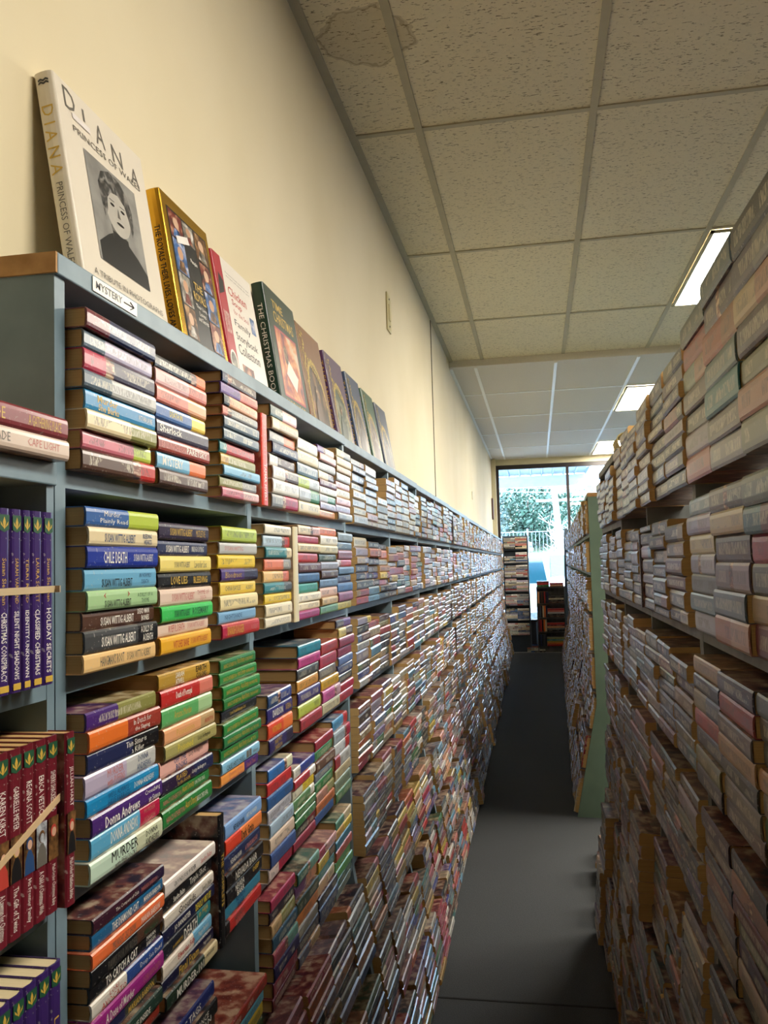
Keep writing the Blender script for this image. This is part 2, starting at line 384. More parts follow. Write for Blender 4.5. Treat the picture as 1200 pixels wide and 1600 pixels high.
# screws in the green end panel
# unit at the far end, facing the camera, and the dark end panels
FZ = [.17, -.03, -.235, -.44, -.64, -.85, -1.06]
case('bookcase', (-.485, 12.17), -math.pi/2, .365, [], FZ, .36, False, .16, (-.80, .12), M['slate'], 'narrow dark slate bookcase of paperbacks coloured daylight-white facing down the aisle, left of window', None)
tag(MB().prism([(.345, FL), (.47, FL), (.47, .40), (.40, .44), (.385, .40), (.375, .1)], 'y', 11.99, 12.01).build('end_panel', M['slate']), 'dark slate end panel standing at the far end of the right-hand run', 'panel')
# low dark bookcase under the window
BZ = [-.611, -.808, -1.005, -1.21]
case('low_bookcase', (-.03, 12.05), -math.pi/2, .40, [], BZ, -.40, True, .13, (-1.4, 0), M['greyshelf'], 'low dark bookcase of red and black books under the window', None, pt=.012)
tag(MB().box(-.14, -.04, 12.2, 12.38, -.87, -.85).box(-.135, -.05, 12.34, 12.37, FL, -.87).build('window_ledge_shelf', M['black']), 'black ledge between the two far bookcases under the window', 'ledge')
t = tag(MB().box(0, .0006, 0, .098, -.006, .0095).build('sign_card', M['ink_white']), 'handwritten MYSTERY sign with an arrow taped to the top board edge', 'sign')
t.location = (-.4455, .787, EYE+.3); t['label'] = 'handwritten MYSTERY sign with an arrow taped to the top board edge'; SIGN = t
# ------------------------------------------------------------------ lettering
_tc = {}
def glyphs(s, res=1, bold=0., shear=0.):
    k = (s, res, bold, shear)
    if k in _tc: return _tc[k]
    cu = bpy.data.curves.new('t', 'FONT'); cu.body = s; cu.size = 1; cu.resolution_u = res; cu.offset = bold; cu.shear = shear
    ob = bpy.data.objects.new('t', cu); me = bpy.data.meshes.new_from_object(ob)
    vs = [tuple(v.co) for v in me.vertices]; fs = [tuple(p.vertices) for p in me.polygons]
    bpy.data.objects.remove(ob); bpy.data.curves.remove(cu); bpy.data.meshes.remove(me)
    x0 = min(v[0] for v in vs); x1 = max(v[0] for v in vs); y0 = min(v[1] for v in vs); y1 = max(v[1] for v in vs)
    r = ([((v[0]-x0)/(x1-x0), (v[1]-y0)/(y1-y0)) for v in vs], fs, (x1-x0)/(y1-y0)); _tc[k] = r; return r
def put_text(V, F, MI, s, P, mi, box, res=1, bold=0., shear=0.):
    """P(a, b) -> point; box = a0, a1, b0, b1"""
    vs, fs, asp = glyphs(s, res, bold, shear); a0, a1, b0, b1 = box; n = len(V)
    V += [P(a0+(a1-a0)*x, b0+(b1-b0)*y) for x, y in vs]; F += [tuple(n+i for i in f) for f in fs]; MI += [mi]*len(fs)

# ------------------------------------------------------------------ paperbacks
COLN = {'white': 'f0ece2', 'cream': 'e9d7ae', 'grey': '8b8b8b', 'pale grey': 'c4c4c2', 'dark grey': '45474a', 'black': '17171b', 'navy': '232a52', 'royal blue': '20379a', 'blue': '3b67a8',
        'sky blue': '6fb0d4', 'bright blue': '1e86bd', 'teal': '2b8085', 'green': '2c7a3c', 'bright green': '3fc45c', 'pale green': 'a9cf98', 'dark green': '27402f', 'lime': 'bcd048', 'olive': '8b8a4a',
        'yellow': 'f0cf35', 'mustard': 'c49a35', 'tan': 'c3a273', 'peach': 'e9a878', 'orange': 'e8742d', 'salmon': 'dd7d6c', 'red': 'c22e2b', 'maroon': '6d1f2c', 'brick': '9c3a2d', 'brown': '54382c',
        'pink': 'e6b3b0', 'rose': 'cf6f80', 'magenta': 'b02a82', 'crimson': 'b61c46', 'purple': '4a2a74', 'violet': '7a5a9c', 'lavender': 'b9adc6', 'slate': '4c5f6e', 'dark purple': '2c1e3c'}
COLL = {k: srgb(v) for k, v in COLN.items()}
def cname(c): return min(COLL, key=lambda k: sum((a-b)**2 for a, b in zip([x**.45 for x in COLL[k]], [x**.45 for x in c])))
INKMATS = [M['ink_'+k] for k in INKS]
def bookmat(frame, x, y, z, tilt=0, yj=0, rj=0, vertical=False):
    m = frame @ Matrix.Translation((x, y, z)) @ Matrix.Rotation(-tilt, 4, 'Y')
    if vertical: m = m @ Matrix.Rotation(rj, 4, 'X') @ Matrix.Rotation(R(-90), 4, 'X')
    return m @ Matrix.Rotation(yj, 4, 'Z') @ (Matrix.Rotation(rj, 4, 'Y') if not vertical else Matrix())
class Stuff:
    def __init__(s): s.v = []; s.f = []; s.mi = []; s.a = []; s.b = []; s.s = []; s.uv = []
    def add(s, mt, L, t, D, A, B, sp, seed, ink):
        q = .0028; n = len(s.v); z = [(-D, 0), (-q, 0), (0, t*.16), (0, t*.84), (-q, t), (-D, t)]
        for y in (0, L): s.v += [tuple(mt @ Vector((x, y, zz))) for x, zz in z]
        A4, B4 = (*A, 1), (*B, 1)
        faces = [((1, 2, 8, 7), 0, ((0, 0), (0, .12), (1, .12), (1, 0)), 0), ((2, 3, 9, 8), 0, ((0, .12), (0, .88), (1, .88), (1, .12)), 0), ((3, 4, 10, 9), 0, ((0, .88), (0, 1), (1, 1), (1, .88)), 0),
                 ((4, 5, 11, 10), 0, ((0, 0), (0, 1), (1, 1), (1, 0)), 1), ((0, 1, 7, 6), 0, ((0, 0), (0, 1), (1, 1), (1, 0)), 1),
                 ((0, 5, 4, 3, 2, 1), 1, ((0, 0),)*6, 0), ((6, 7, 8, 9, 10, 11), 1, ((0, 0),)*6, 0)]
        for fi, mi, uv, art in faces:
            s.f.append(tuple(n+i for i in fi)); s.mi.append(mi); s.a.append(A4); s.b.append(B4); s.s.append((sp, seed, ink, art)); s.uv += uv
    def build(s, name, label, cat):
        me = bpy.data.meshes.new(name); me.from_pydata(s.v, [], s.f)
        me.materials.append(M['cover']); me.materials.append(M['pages']); me.polygons.foreach_set('material_index', s.mi)
        attrs(me, s.a, s.b, s.s, s.uv); me.update()
        o = bpy.data.objects.new(name, me); col.objects.link(o); return tag(o, label, cat, kind='stuff')
def attrs(me, a, b, st, uv):
    for nm, d in (('col_a', a), ('col_b', b), ('sty', st)):
        at = me.attributes.new(nm, 'FLOAT_COLOR', 'FACE'); at.data.foreach_set('color', [x for c in d for x in c])
    ul = me.uv_layers.new(name='UVMap'); ul.data.foreach_set('uv', [x for p in uv for x in p])

def real_book(mt, L, t, D, A, B, sp, seed, ink, texts=(), label='', group=None, name='paperback', pages='pages', logo=None, hard=False):
    """an Empty with a cover (rounded spine, two thin boards, printed lettering) and its page block"""
    root = empty(name); root.matrix_world = mt; tag(root, label, 'book', group)
    c = .0009 if not hard else .0022
    prof = [(-D, 0), (-.0022, 0), (-.0006, t*.1), (0, t*.26), (0, t*.74), (-.0006, t*.9), (-.0022, t), (-D, t)]
    inn = [(-D, t-c), (-.0032, t-c), (-.0016, t*.5), (-.0032, c), (-D, c)]
    P = prof+inn; n = len(P); V = [(x, 0, z) for x, z in P]+[(x, L, z) for x, z in P]; F = []; MI = []; UV = []; ST = []
    tot = [0.]
    for i in range(n):
        j = (i+1) % n
        F.append((i, j, n+j, n+i)); MI.append(0)
        if 1 <= i <= 5:
            v0, v1 = P[i][1]/t, P[j][1]/t; UV += [(0, v0), (0, v1), (1, v1), (1, v0)]; ST.append((sp, seed, ink, 0))
        else:
            UV += [(0, 0), (0, 1), (1, 1), (1, 0)]; ST.append((sp, seed, 0, 1 if i in (0, 6) else 0))
    # end caps of the C-shaped section, as quads between the outer and the inner outline
    pairs = [(0, 1, 11, 12), (1, 2, 11), (2, 3, 10, 11), (3, 4, 10), (4, 5, 9, 10), (5, 6, 9), (6, 7, 8, 9)]
    for pr in pairs:
        F.append(tuple(pr)); F.append(tuple(n+i for i in reversed(pr))); MI += [0, 0]; UV += [(0, 0)]*(2*len(pr)); ST += [(sp, seed, 0, 0)]*2
    nb = len(F)
    def SP(a, b): return (.00018, a*L, b*t)
    for tx in texts:
        s, a0, a1, b0, b1, ik = tx[:6]; bold = tx[6] if len(tx) > 6 else .012
        put_text(V, F, MI, s, SP, 1+INKS.index(ik), (a0, a1, b0, b1), 1, bold)
    if logo:
        for li, (pts, ik) in enumerate(logo):
            k = len(V); V += [(.00022+.00005*li, a*L, b*t) for a, b in pts]; F.append(tuple(range(k, k+len(pts)))); MI.append(1+INKS.index(ik))
    ex = len(F)-nb; UV += [(0, 0)]*sum(len(f) for f in F[nb:]); ST += [(0, 0, 0, 0)]*ex
    used = sorted(set(MI)); rem = {m_: i for i, m_ in enumerate(used)}
    me = bpy.data.meshes.new('cover'); me.from_pydata(V, [], F)
    for u_ in used: me.materials.append(M['cover'] if u_ == 0 else INKMATS[u_-1])
    me.polygons.foreach_set('material_index', [rem[i] for i in MI])
    attrs(me, [(*A, 1)]*len(F), [(*B, 1)]*len(F), ST, UV); me.update()
    o = bpy.data.objects.new('cover', me); col.objects.link(o); o.parent = root
    e = .0012
    key = (round(L, 4), round(t, 4), round(D, 4), pages)
    pb = _pb.get(key)
    if pb is None:
        mb = MB().box(-D+.0015, -.0034, e, L-e, c, t-c); pb = mb.build('page_block', M[pages], root); _pb[key] = pb
    else:
        q = pb.copy(); col.objects.link(q); q.parent = root
    return root
_pb = {}
FRL = Matrix.Translation((0, 0, EYE))
FRR = Matrix.Translation((.22, 0, EYE)) @ Matrix.Rotation(math.pi, 4, 'Z')
FRG = Matrix.Translation((.25, 4.39, EYE)) @ Matrix.Rotation(math.pi-GA, 4, 'Z')
def num(i): return ['top', 'second', 'third', 'fourth', 'fifth', 'sixth', 'seventh', 'eighth', 'ninth', 'tenth', 'eleventh', 'twelfth'][i]
def onum(i): return ['first', 'second', 'third', 'fourth', 'fifth', 'sixth', 'seventh', 'eighth', 'ninth', 'tenth'][i]
def parse(s):
    A, _, r = s.partition('/'); B, _, p = r.partition('@')
    A = COLL[A] if A in COLL else srgb(A); B = (COLL[B] if B in COLL else srgb(B)) if B else A
    return A, B, float(p or (.6 if r else 1.1))
def colour_phrase(A, B, sp):
    a, b = cname(A), cname(B); return a if a == b or sp > 1 else a+' and '+b
CNT = [0]
def stack(frame, y0, L, z, ztop, books, where, group, face=-.43, texts={}, tilt=0, D=.103, inks=None, right=False):
    """books listed from the top down; one thing for each"""
    n = len(books); ws = [random.uniform(.88, 1.12) for _ in books]; k = (ztop-z)/sum(ws); zz = 0
    for i in range(n-1, -1, -1):
        A, B, sp = parse(books[i]); t = ws[i]*k; tx = texts.get(i, ())
        dx = random.uniform(-.003, .004); dy = random.uniform(-.003, .003); l_ = L-random.uniform(0, .006)
        yj = R(random.uniform(-.8, .8)); x = face+dx-math.sin(tilt)*zz
        yy_ = y0+dy if not right else -(y0+dy+l_)
        mt = bookmat(frame, x, yy_, z+zz*math.cos(tilt), tilt, yj)
        lab = '%s paperback, %s %s' % (colour_phrase(A, B, sp), ('topmost in' if i == 0 else num(i)+' from top in') if i < n-1 else 'bottom one in', where)
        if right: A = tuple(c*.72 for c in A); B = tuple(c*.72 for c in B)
        real_book(mt, l_, t-.0003, D+random.uniform(-.003, .003), A, B, sp, random.random(), 0 if tx else (.85 if inks is None else inks), tx, lab, group)
        zz += t; CNT[0] += 1

def T(s, a0, a1, ik, b0=.22, b1=.78, bold=.012): return (s, a0, a1, b0, b1, ik, bold)
GL_ = 'paperback stacks on the left bookcase'
W = lambda r, s: '%s stack, %s shelf, left bookcase' % (onum(s), 'top' if r == 0 else onum(r))
LR = {  # (shelf, stack): y0, length, top z, books from the top down
 (0, 0): (.745, .154, .262, 'maroon/navy@.3 slate/lavender@.28 crimson/dark purple@.33 slate/pale grey@.35 bright blue cream/olive@.6 rose/lime@.72 brown/red@.72'),
 (0, 1): (.906, .154, .257, 'black/orange@.75 pink/salmon@.62 salmon/peach@.6 blue/yellow@.7 dark purple brick sky blue/orange@.64 brown'),
 (0, 2): (1.106, .151, .282, 'navy/brown@.2 violet/salmon@.5 black/peach@.15 salmon/grey@.18 slate slate teal/red@.18 mustard/olive@.2 sky blue olive/grey@.6 rose/pink@.55'),
 (0, 3): (1.329, .150, .275, 'dark green/pink@.45 cream/tan@.25 grey/orange@.55 navy white/brown@.3 white/brown@.5 white grey/crimson@.45'),
 (0, 4): (1.487, .150, .243, 'white cream slate lime/pale grey@.5 pale grey/green@.55 cream'),
 (0, 5): (1.645, .142, .250, 'violet/white@.4 pink pale grey cream/brown@.6 maroon white pale grey/green@.5 lavender peach'),
 (0, 6): (1.793, .137, .262, 'cream/grey@.5 cream tan pale grey pink cream pink lavender grey'),
 (1, 0): (.744, .154, .065, 'blue/lime@.55 cream royal%blue sky%blue pale%green brown dark%grey/black@.7 f2c98a'),
 (1, 1): (.902, .154, .057, 'dark%purple navy f3dd7c black e6cdbb bright%green e8cdb8 f0b42c'),
 (1, 2): (1.095, .155, .060, 'lime pale%grey yellow purple/dark%purple@.6 f2d04a f0dfa8 7faed2 crimson/red@.1'),
 (1, 3): (1.284, .146, .071, 'f1e8d0 bfd3e2/red@.75 teal/cream@.8 ea7f55/grey@.7 f0c47c/salmon@.75 teal/dark%grey@.7 yellow efe2bf f2e8cc'),
 (1, 4): (1.470, .155, .077, 'efdcb9/pink@.6 crimson e3cda0 red 5b2b31 3a6596 3f9b87 f1e6cd f1dfba b02a72'),
 (1, 5): (1.632, .142, .080, 'e87f52 f0ead8 d7cba0 dark%green 9a98a4 brown 6b86a6 e0b9a6 d9bd8b 6d9c74'),
 (1, 6): (1.781, .143, .074, '8d989c 5c6f7f 9b5c66 e9ddd8/red@.2 5f7fa3 3b3f64 4672a8 9a5d84 c9b84c'),
 (2, 0): (.747, .152, -.135, 'purple/olive@.42 orange/brick@.5 navy/black@.6 lavender/pale%grey@.55 bright%blue purple 5aa6cc/crimson@.68 c2dac6/c8cdae@.6'),
 (2, 1): (.905, .152, -.120, 'b8923a/mustard@.4 red/salmon@.72 5fae68/pale%green@.7 peach/tan@.7 a8a063 e9b2a6 dark%purple/navy@.6 green green'),
 (2, 2): (1.091, .152, -.126, 'green 2f8a43 2f8a43 green black 2f8a43 2c7d4a green 88bfe0 ee9a4a/purple@.6'),
 (2, 3): (1.284, .135, -.203, '2a4a7a/2f3f8a@.45 2d2470 e0482a/ee7a3a@.6 2d2260/dark%purple@.7'),
 (2, 4): (1.464, .151, -.143, '1f87a0 c9418f dark%grey e0a24a 3a2a72 b9c850 a8303c'),
 (2, 5): (1.620, .143, -.155, 'b53a3a b8405a 6f6a6a d8a928 c65a9c/c9a0b0@.7 c9c1a0'),
 (2, 6): (1.769, .140, -.119, '3a3040/violet@.5 e8d684/brown@.5 9c3a58 9c4060 6880b8 3a3f70 black a8283a/crimson@.5 b03444'),
 (3, 0): (.750, .153, -.330, '3b1c2c/dark%purple@.6 1f5f8c ee7440 black/brown@.6 black e2dcd2/2f4f95@.45 a02a86 26284e/3a3c34@.5 2a4038 8a3d28/brick@.4'),
 (3, 1): (.906, .150, -.354, 'e6dcd6 black e3d9cc 1d2142 1e2430/teal@.7 ece0d2/sky%blue@.6 1b1c3a 24352a/d8c79c@.72'),
 (3, 2): (1.093, .150, -.346, '7fa9e0 e2452c/ee8540@.4 222d54 1b1616 15151a 3c88a8 1d1a1c/red@.1'),
 (3, 3): (1.284, .130, -.321, '2f6fb8/d8d8b8@.7 c62b30 2c5d9c b9b9c4 a9c2d8 e4cdb8 3f5a98 e8d2cc/crimson@.4'),
 (3, 4): (1.419, .140, -.353, 'd8d8d0/2d3f9c@.3 c63a48/white@.7 e2dcc4/yellow@.45 5a8a58/white@.8 2e7a42 2d7840 2f2a2a/maroon@.6 a02a48'),
 (3, 5): (1.563, .143, -.335, 'a0283a 2f7a44 6a4a3c 6f7a8a green c08a7a/olive@.6 c8703c 3f5f9c'),
 (3, 6): (1.712, .140, -.325, '4f95c4/red@.7 a9b8c4/crimson@.7 d0d4d8/red@.7 b03a40/pale%grey@.3 c9b890 8a9a80 5a8a5a'),
 (4, 0): (.750, .153, -.530, '24264e mustard/black@.4 1d2a3a olive/tan@.5 brick navy maroon black'),
 (4, 1): (.906, .150, -.530, '1e2b6a black e08a3c/brown@.6 16161a 2c4a2c tan/maroon@.5 navy brown'),
 (4, 2): (1.093, .150, -.610, '8a2c1c/brick@.6 5a9ab0 b8a038 3a4a2c'),
 (4, 3): (1.284, .130, -.520, 'b03058 2a2030 c9a878/olive@.4 2c5068 a04a5a/6a9a90@.5 262050 822c40 6a2830'),
 (4, 4): (1.419, .140, -.530, '2f6a60/7ab0a0@.5 5a2a5c/c88a68@.5 2a3a2c c87a3c 8a8478 3a3440 5c5a68/tan@.5'),
 (4, 5): (1.563, .140, -.540, 'b04a60/pink@.4 d8b840/brown@.6 3a8a90 d8b48a/cream@.6 2a2a3c 2f4068 3a2c40'),
 (4, 6): (1.708, .143, -.530, '5fa088/cream@.5 d0a048/yellow@.5 2f7fa0 c8584a 4a9a50 5fae5a 3a6a60 8a9a8a'),
}
SW = 'SUSAN WITTIG ALBERT'
TX = {
 (0, 0): {4: [T('Murder', .15, .42, 'gold', .5, .86), T('She Barks', .16, .44, 'gold', .12, .46), T('VICTORIA LAURIE', .73, .95, 'white', .35, .62, 0)]},
 (0, 1): {4: [T('Sherlock', .05, .45, 'white', .3, .75)], 5: [T('50 LUNCHEON', .05, .5, 'pink', .3, .7), T('PARETSKY', .52, .94, 'white', .3, .72)], 3: [T('DEATH IN', .25, .5, 'yellow', .35, .7)], 6: [T('MYSTERY', .1, .5, 'white')]},
 (1, 0): {0: [T('Murder,', .22, .44, 'white', .52, .84, 0), T('Plainly Read', .17, .53, 'white', .14, .46, 0)], 1: [T(SW, .2, .64, 'blue', .2, .68), T('BLEEDING', .76, .9, 'blue', .5, .78), T('HEARTS', .78, .9, 'blue', .16, .44)],
          2: [T('CHILE DEATH', .2, .52, 'white', .2, .75), T(SW, .62, .92, 'white', .3, .65, 0)], 3: [T(SW, .21, .63, 'black', .12, .5), T('AN UNTHYMELY', .73, .92, 'blue', .5, .7, 0), T('DEATH', .77, .88, 'blue', .2, .4, 0)],
          4: [T(SW, .21, .58, 'black', .12, .48), T('(          )', .2, .56, 'red', .6, .85), T('A DILLY OF A', .68, .92, 'green', .52, .72, 0), T('THYME', .74, .86, 'green', .2, .42, 0)], 5: [T(SW, .22, .68, 'white', .16, .62), T('DEAD MAN', .74, .92, 'white', .55, .85), T('BONES', .8, .92, 'white', .12, .45)],
          6: [T(SW, .2, .66, 'white', .2, .66), T('A DILLY OF', .74, .92, 'white', .55, .88), T('A DEATH', .77, .92, 'white', .12, .46)], 7: [T("HANGMAN'S ROOT", .2, .52, 'grey', .22, .76), T(SW, .56, .92, 'grey', .25, .68, 0)]},
 (1, 1): {0: [T(SW, .2, .64, 'gold', .25, .7), T('MISTLETOE', .72, .92, 'gold', .25, .68, 0)], 1: [T(SW, .15, .6, 'white', .22, .68), T('INDIGO DYING', .66, .92, 'white', .3, .66, 0)], 2: [T(SW, .25, .55, 'grey', .28, .64, 0), T('Lavender Lies', .64, .9, 'grey', .25, .7, 0)],
          3: [T('LOVE LIES', .22, .52, 'gold', .25, .75), T('BLEEDING', .64, .92, 'gold', .25, .7)], 4: [T(SW, .2, .62, 'pink', .24, .7), T('THYME OF', .68, .92, 'pink', .5, .8, 0), T('DEATH', .74, .86, 'pink', .14, .42, 0)], 5: [T(SW, .22, .52, 'green', .25, .68), T('ROSEMARY', .57, .9, 'green', .25, .72)],
          6: [T('RUEFUL DEATH', .2, .5, 'red', .25, .75, 0), T(SW, .56, .92, 'pink', .28, .68, 0)], 7: [T("WITCHES' BANE", .22, .52, 'red', .25, .7), T(SW, .56, .92, 'red', .3, .66, 0)]},
 (1, 2): {1: [T('SUSAN WITTIG', .12, .6, 'pink', .3, .65, 0)], 3: [T('Bloodroot', .1, .52, 'gold', .25, .75, 0)], 6: [T('NIGHTSHADE', .15, .6, 'blue', .3, .66, 0)], 7: [T('SPANISH DAGGER', .12, .55, 'gold', .2, .8), T('ALBERT', .75, .95, 'pink', .3, .6)], 4: [T('CHINA BAYLES', .12, .55, 'grey', .3, .65, 0), T('ALBERT', .7, .92, 'grey', .3, .6, 0)]},
 (2, 0): {1: [T('In Dutch for', .58, .84, 'white', .54, .84, 0), T('the Slaying', .6, .82, 'white', .15, .44, 0)], 2: [T('Thin Sister is', .5, .8, 'white', .5, .8, 0), T('a Killer', .58, .76, 'white', .12, .42, 0)], 3: [T('MURDER', .28, .5, 'pink', .52, .86, 0), T('with PUFFINS', .28, .52, 'pink', .12, .46, 0), T('DONNA', .72, .88, 'blue', .54, .84, 0), T('ANDREWS', .7, .92, 'blue', .14, .44, 0)],
          4: [T("WE'LL ALWAYS", .26, .54, 'blue', .5, .82, 0), T('HAVE PARROTS', .26, .56, 'blue', .12, .44, 0), T('DONNA ANDREWS', .62, .92, 'white', .3, .66, 0)], 5: [T('Donna Andrews', .16, .64, 'white', .14, .7), T('Crouching', .72, .96, 'white', .5, .84, 0), T('at Seven', .78, .96, 'white', .1, .42, 0)],
          6: [T('DONNA ANDREWS', .25, .64, 'white', .22, .78), T('MURDER', .74, .92, 'pink', .6, .84, 0), T('WITH LAWN', .74, .92, 'pink', .2, .42, 0)], 7: [T('MURDER', .26, .62, 'black', .42, .9, 0), T('with PEACOCKS', .3, .6, 'grey', .08, .36, 0), T('DONNA', .74, .92, 'black', .54, .82, 0), T('ANDREWS', .73, .94, 'black', .12, .44, 0)]},
 (2, 1): {0: [T('SARAH', .3, .46, 'white', .52, .86), T('ATWELL', .3, .46, 'white', .1, .44), T('EARTH', .7, .92, 'black', .5, .88, .02), T('COLORS', .7, .92, 'black', .08, .44, .02)], 1: [T('Death of Portrayal', .26, .56, 'white', .25, .75)], 2: [T('Artistic Murder', .22, .56, 'gold', .3, .7, 0)], 3: [T('Possession', .22, .56, 'gold', .3, .72, 0), T('ARLINGTON', .78, .96, 'red', .3, .6, 0)],
          4: [T('Poisoned', .22, .5, 'yellow', .25, .75, 0), T('Lucy Arlington', .6, .86, 'black', .3, .7, 0)], 5: [T('OFF THE', .26, .5, 'blue', .52, .85), T('BOOKS', .3, .52, 'blue', .1, .45), T('Lucy Arlington', .56, .86, 'black', .4, .75, 0)], 6: [T('PLAYED', .26, .46, 'gold', .5, .85, 0), T('by the BOOK', .28, .52, 'gold', .1, .42, 0), T('Lucy Arlington', .56, .84, 'white', .3, .66, 0)],
          7: [T('NANCY ATHERTON', .06, .4, 'pink', .3, .62, 0), T('Aunt Dimity', .42, .66, 'gold', .22, .8, 0), T('ON THE CASE', .68, .9, 'white', .35, .62, 0)], 8: [T('NANCY ATHERTON', .06, .4, 'pink', .3, .62, 0), T('Aunt Dimity', .42, .66, 'gold', .22, .8, 0), T('BEATS THE DEVIL', .66, .9, 'white', .35, .62, 0)]},
 (2, 2): {8: [T('CASE HISTORIES', .1, .56, 'black', .2, .6, 0), T('■■', .62, .76, 'grey', .2, .8), T('Atkinson', .8, .95, 'grey', .3, .6, 0)], 9: [T('Donna of the', .2, .55, 'pink', .5, .8, 0), T('Death of Belief', .2, .56, 'pink', .12, .4, 0), T('Snack Thief', .66, .92, 'pink', .3, .7, 0)], 4: [T('Love Death Revenge Cats', .22, .66, 'gold', .3, .7, 0)]},
 (2, 3): {1: [T('DAVIDSON', .2, .6, 'white', .25, .75), T('CATERING', .7, .95, 'gold', .3, .7, 0)], 3: [T('DIANE MOTT', .2, .5, 'gold', .52, .85, 0), T('DAVIDSON', .2, .5, 'gold', .12, .42, 0)], 2: [T('MOTT DAVIDSON', .16, .5, 'yellow', .3, .7, 0)]},
 (3, 0): {0: [T('The Company of Cats', .28, .6, 'white', .3, .62, 0), T('MARIAN BABSON', .64, .88, 'pink', .3, .6, 0)], 1: [T('THE DIAMOND CAT', .25, .62, 'white', .22, .72), T('MARIAN BABSON', .7, .96, 'white', .3, .66)], 2: [T('MIDNIGHT CAT SHOW', .25, .56, 'grey', .25, .68, 0), T('MARIAN BABSON', .64, .92, 'cream' if 0 else 'white', .25, .68, 0)],
          3: [T('PAWS FOR MURDER', .2, .6, 'grey', .2, .72, 0), T('MARIAN BABSON', .7, .92, 'green', .2, .6, 0)], 4: [T('TO CATCH A CAT', .2, .64, 'white', .2, .78, .02), T('MARIAN', .78, .92, 'white', .52, .82, 0), T('BABSON', .78, .92, 'white', .14, .42, 0)], 5: [T('LORI', .22, .34, 'red', .55, .85, 0), T('AVOCATO', .12, .44, 'maroon' if 0 else 'red', .1, .48, 0), T('Deep Sea Dead', .64, .97, 'white', .25, .68, 0)],
          6: [T('A Dose of Murder', .16, .54, 'white', .22, .74), T('LORI AVOCATO', .68, .95, 'pink', .3, .66, 0)], 7: [T('MARIAN BABSON', .55, .95, 'gold', .2, .6)], 8: [T('IN CASH ON THE INSIDE', .2, .8, 'white', .25, .6)], 9: [T('DEADLY', .4, .8, 'pink', .25, .7)]},
 (3, 1): {0: [T('GROUNDS FOR MURDER', .16, .58, 'black', .3, .6, 0), T('Sandra Balzo', .68, .92, 'red', .3, .62, 0)], 1: [T('Sandra Balzo', .2, .42, 'white', .25, .6), T('Triple Shot', .52, .86, 'white', .22, .78, 0)], 2: [T('Uncommon', .3, .5, 'grey', .7, .92, 0), T('Grounds', .26, .6, 'black', .18, .7), T('Sandra Balzo', .74, .95, 'black', .25, .6, 0)], 3: [T('JO BANNISTER', .2, .5, 'white', .22, .7), T('DEADLY VIRTUES', .6, .92, 'yellow', .22, .7)],
          4: [T('JO BANNISTER', .2, .4, 'gold', .2, .5, 0), T('DEATH', .42, .7, 'white', .1, .75), T('in High', .74, .94, 'gold', .35, .9, 0)], 5: [T('Edwardian Folly', .28, .62, 'red', .25, .75), T('Maggie Barbieri', .7, .92, 'white', .3, .7, 0)], 6: [T('Final Exam', .3, .68, 'gold', .15, .8), T('Maggie Barbieri', .78, .94, 'white', .3, .65, 0)], 7: [T('MURDER-101', .18, .7, 'white', .15, .75), T('MAGGIE', .76, .92, 'grey', .52, .8, 0)]},
 (3, 2): {0: [T('NEVADA BARR', .2, .5, 'black', .25, .6), T('VIRTUAL VANISH', .55, .85, 'white', .35, .62)], 1: [T('Dark Grate', .4, .75, 'black', .2, .8)], 2: [T('NEVADA BARR', .15, .45, 'white', .3, .6, 0), T('A TRACK RECORD', .55, .92, 'pink', .3, .6)], 3: [T('NEVADA BARR', .22, .8, 'white', .2, .7, 0)], 4: [T('NEVADA', .22, .46, 'white', .5, .9), T('BARR', .26, .46, 'white', .08, .45), T('DEEP', .72, .92, 'gold', .5, .8)], 5: [T('NEVADA', .3, .55, 'blue', .5, .85), T('BARR', .34, .52, 'blue', .1, .42)], 6: [T('NEVADA', .22, .5, 'grey', .5, .85, 0), T('BARR', .26, .5, 'pink', .1, .45, 0)]},
 (4, 1): {0: [T('DOG TAGS', .2, .7, 'white', .25, .7)], 1: [T('ROMANCE', .4, .8, 'white', .52, .88), T('SUSAN', .5, .85, 'white', .1, .45)], 3: [T('HOPE TO DIE', .3, .8, 'grey', .2, .75)]},
}
for i in range(8):
    if i != 4: TX.setdefault((2, 2), {})[i] = [T('NANCY ATHERTON', .08, .42, 'gold', .3, .62, 0), T('Aunt Dimity', .45, .66, 'gold', .2, .8, 0), T(['GOES WEST', 'VAMPIRE HUNTER', 'SNOWBOUND', 'TAKES A HOLIDAY', '', 'DETECTIVE', 'AND THE DUKE', 'SLAYS'][i], .68, .92, 'gold', .35, .62, 0)]
for (r, s), (y0, L, zt, bl) in LR.items():
    names = []
    bl = bl.replace('%', '_')
    # two-word colours in the lists above are joined with %, the plain ones from COLN may hold a space
    for q in ('dark grey', 'pale grey', 'royal blue', 'sky blue', 'bright blue', 'bright green', 'pale green', 'dark green', 'dark purple'):
        bl = bl.replace(q, q.replace(' ', '_'))
    books = [w_.replace('_', ' ') for w_ in bl.split()]
    stack(FRL, y0, L, LZ[r], zt, books, W(r, s), GL_, -.43, TX.get((r, s), {}), inks=.6)

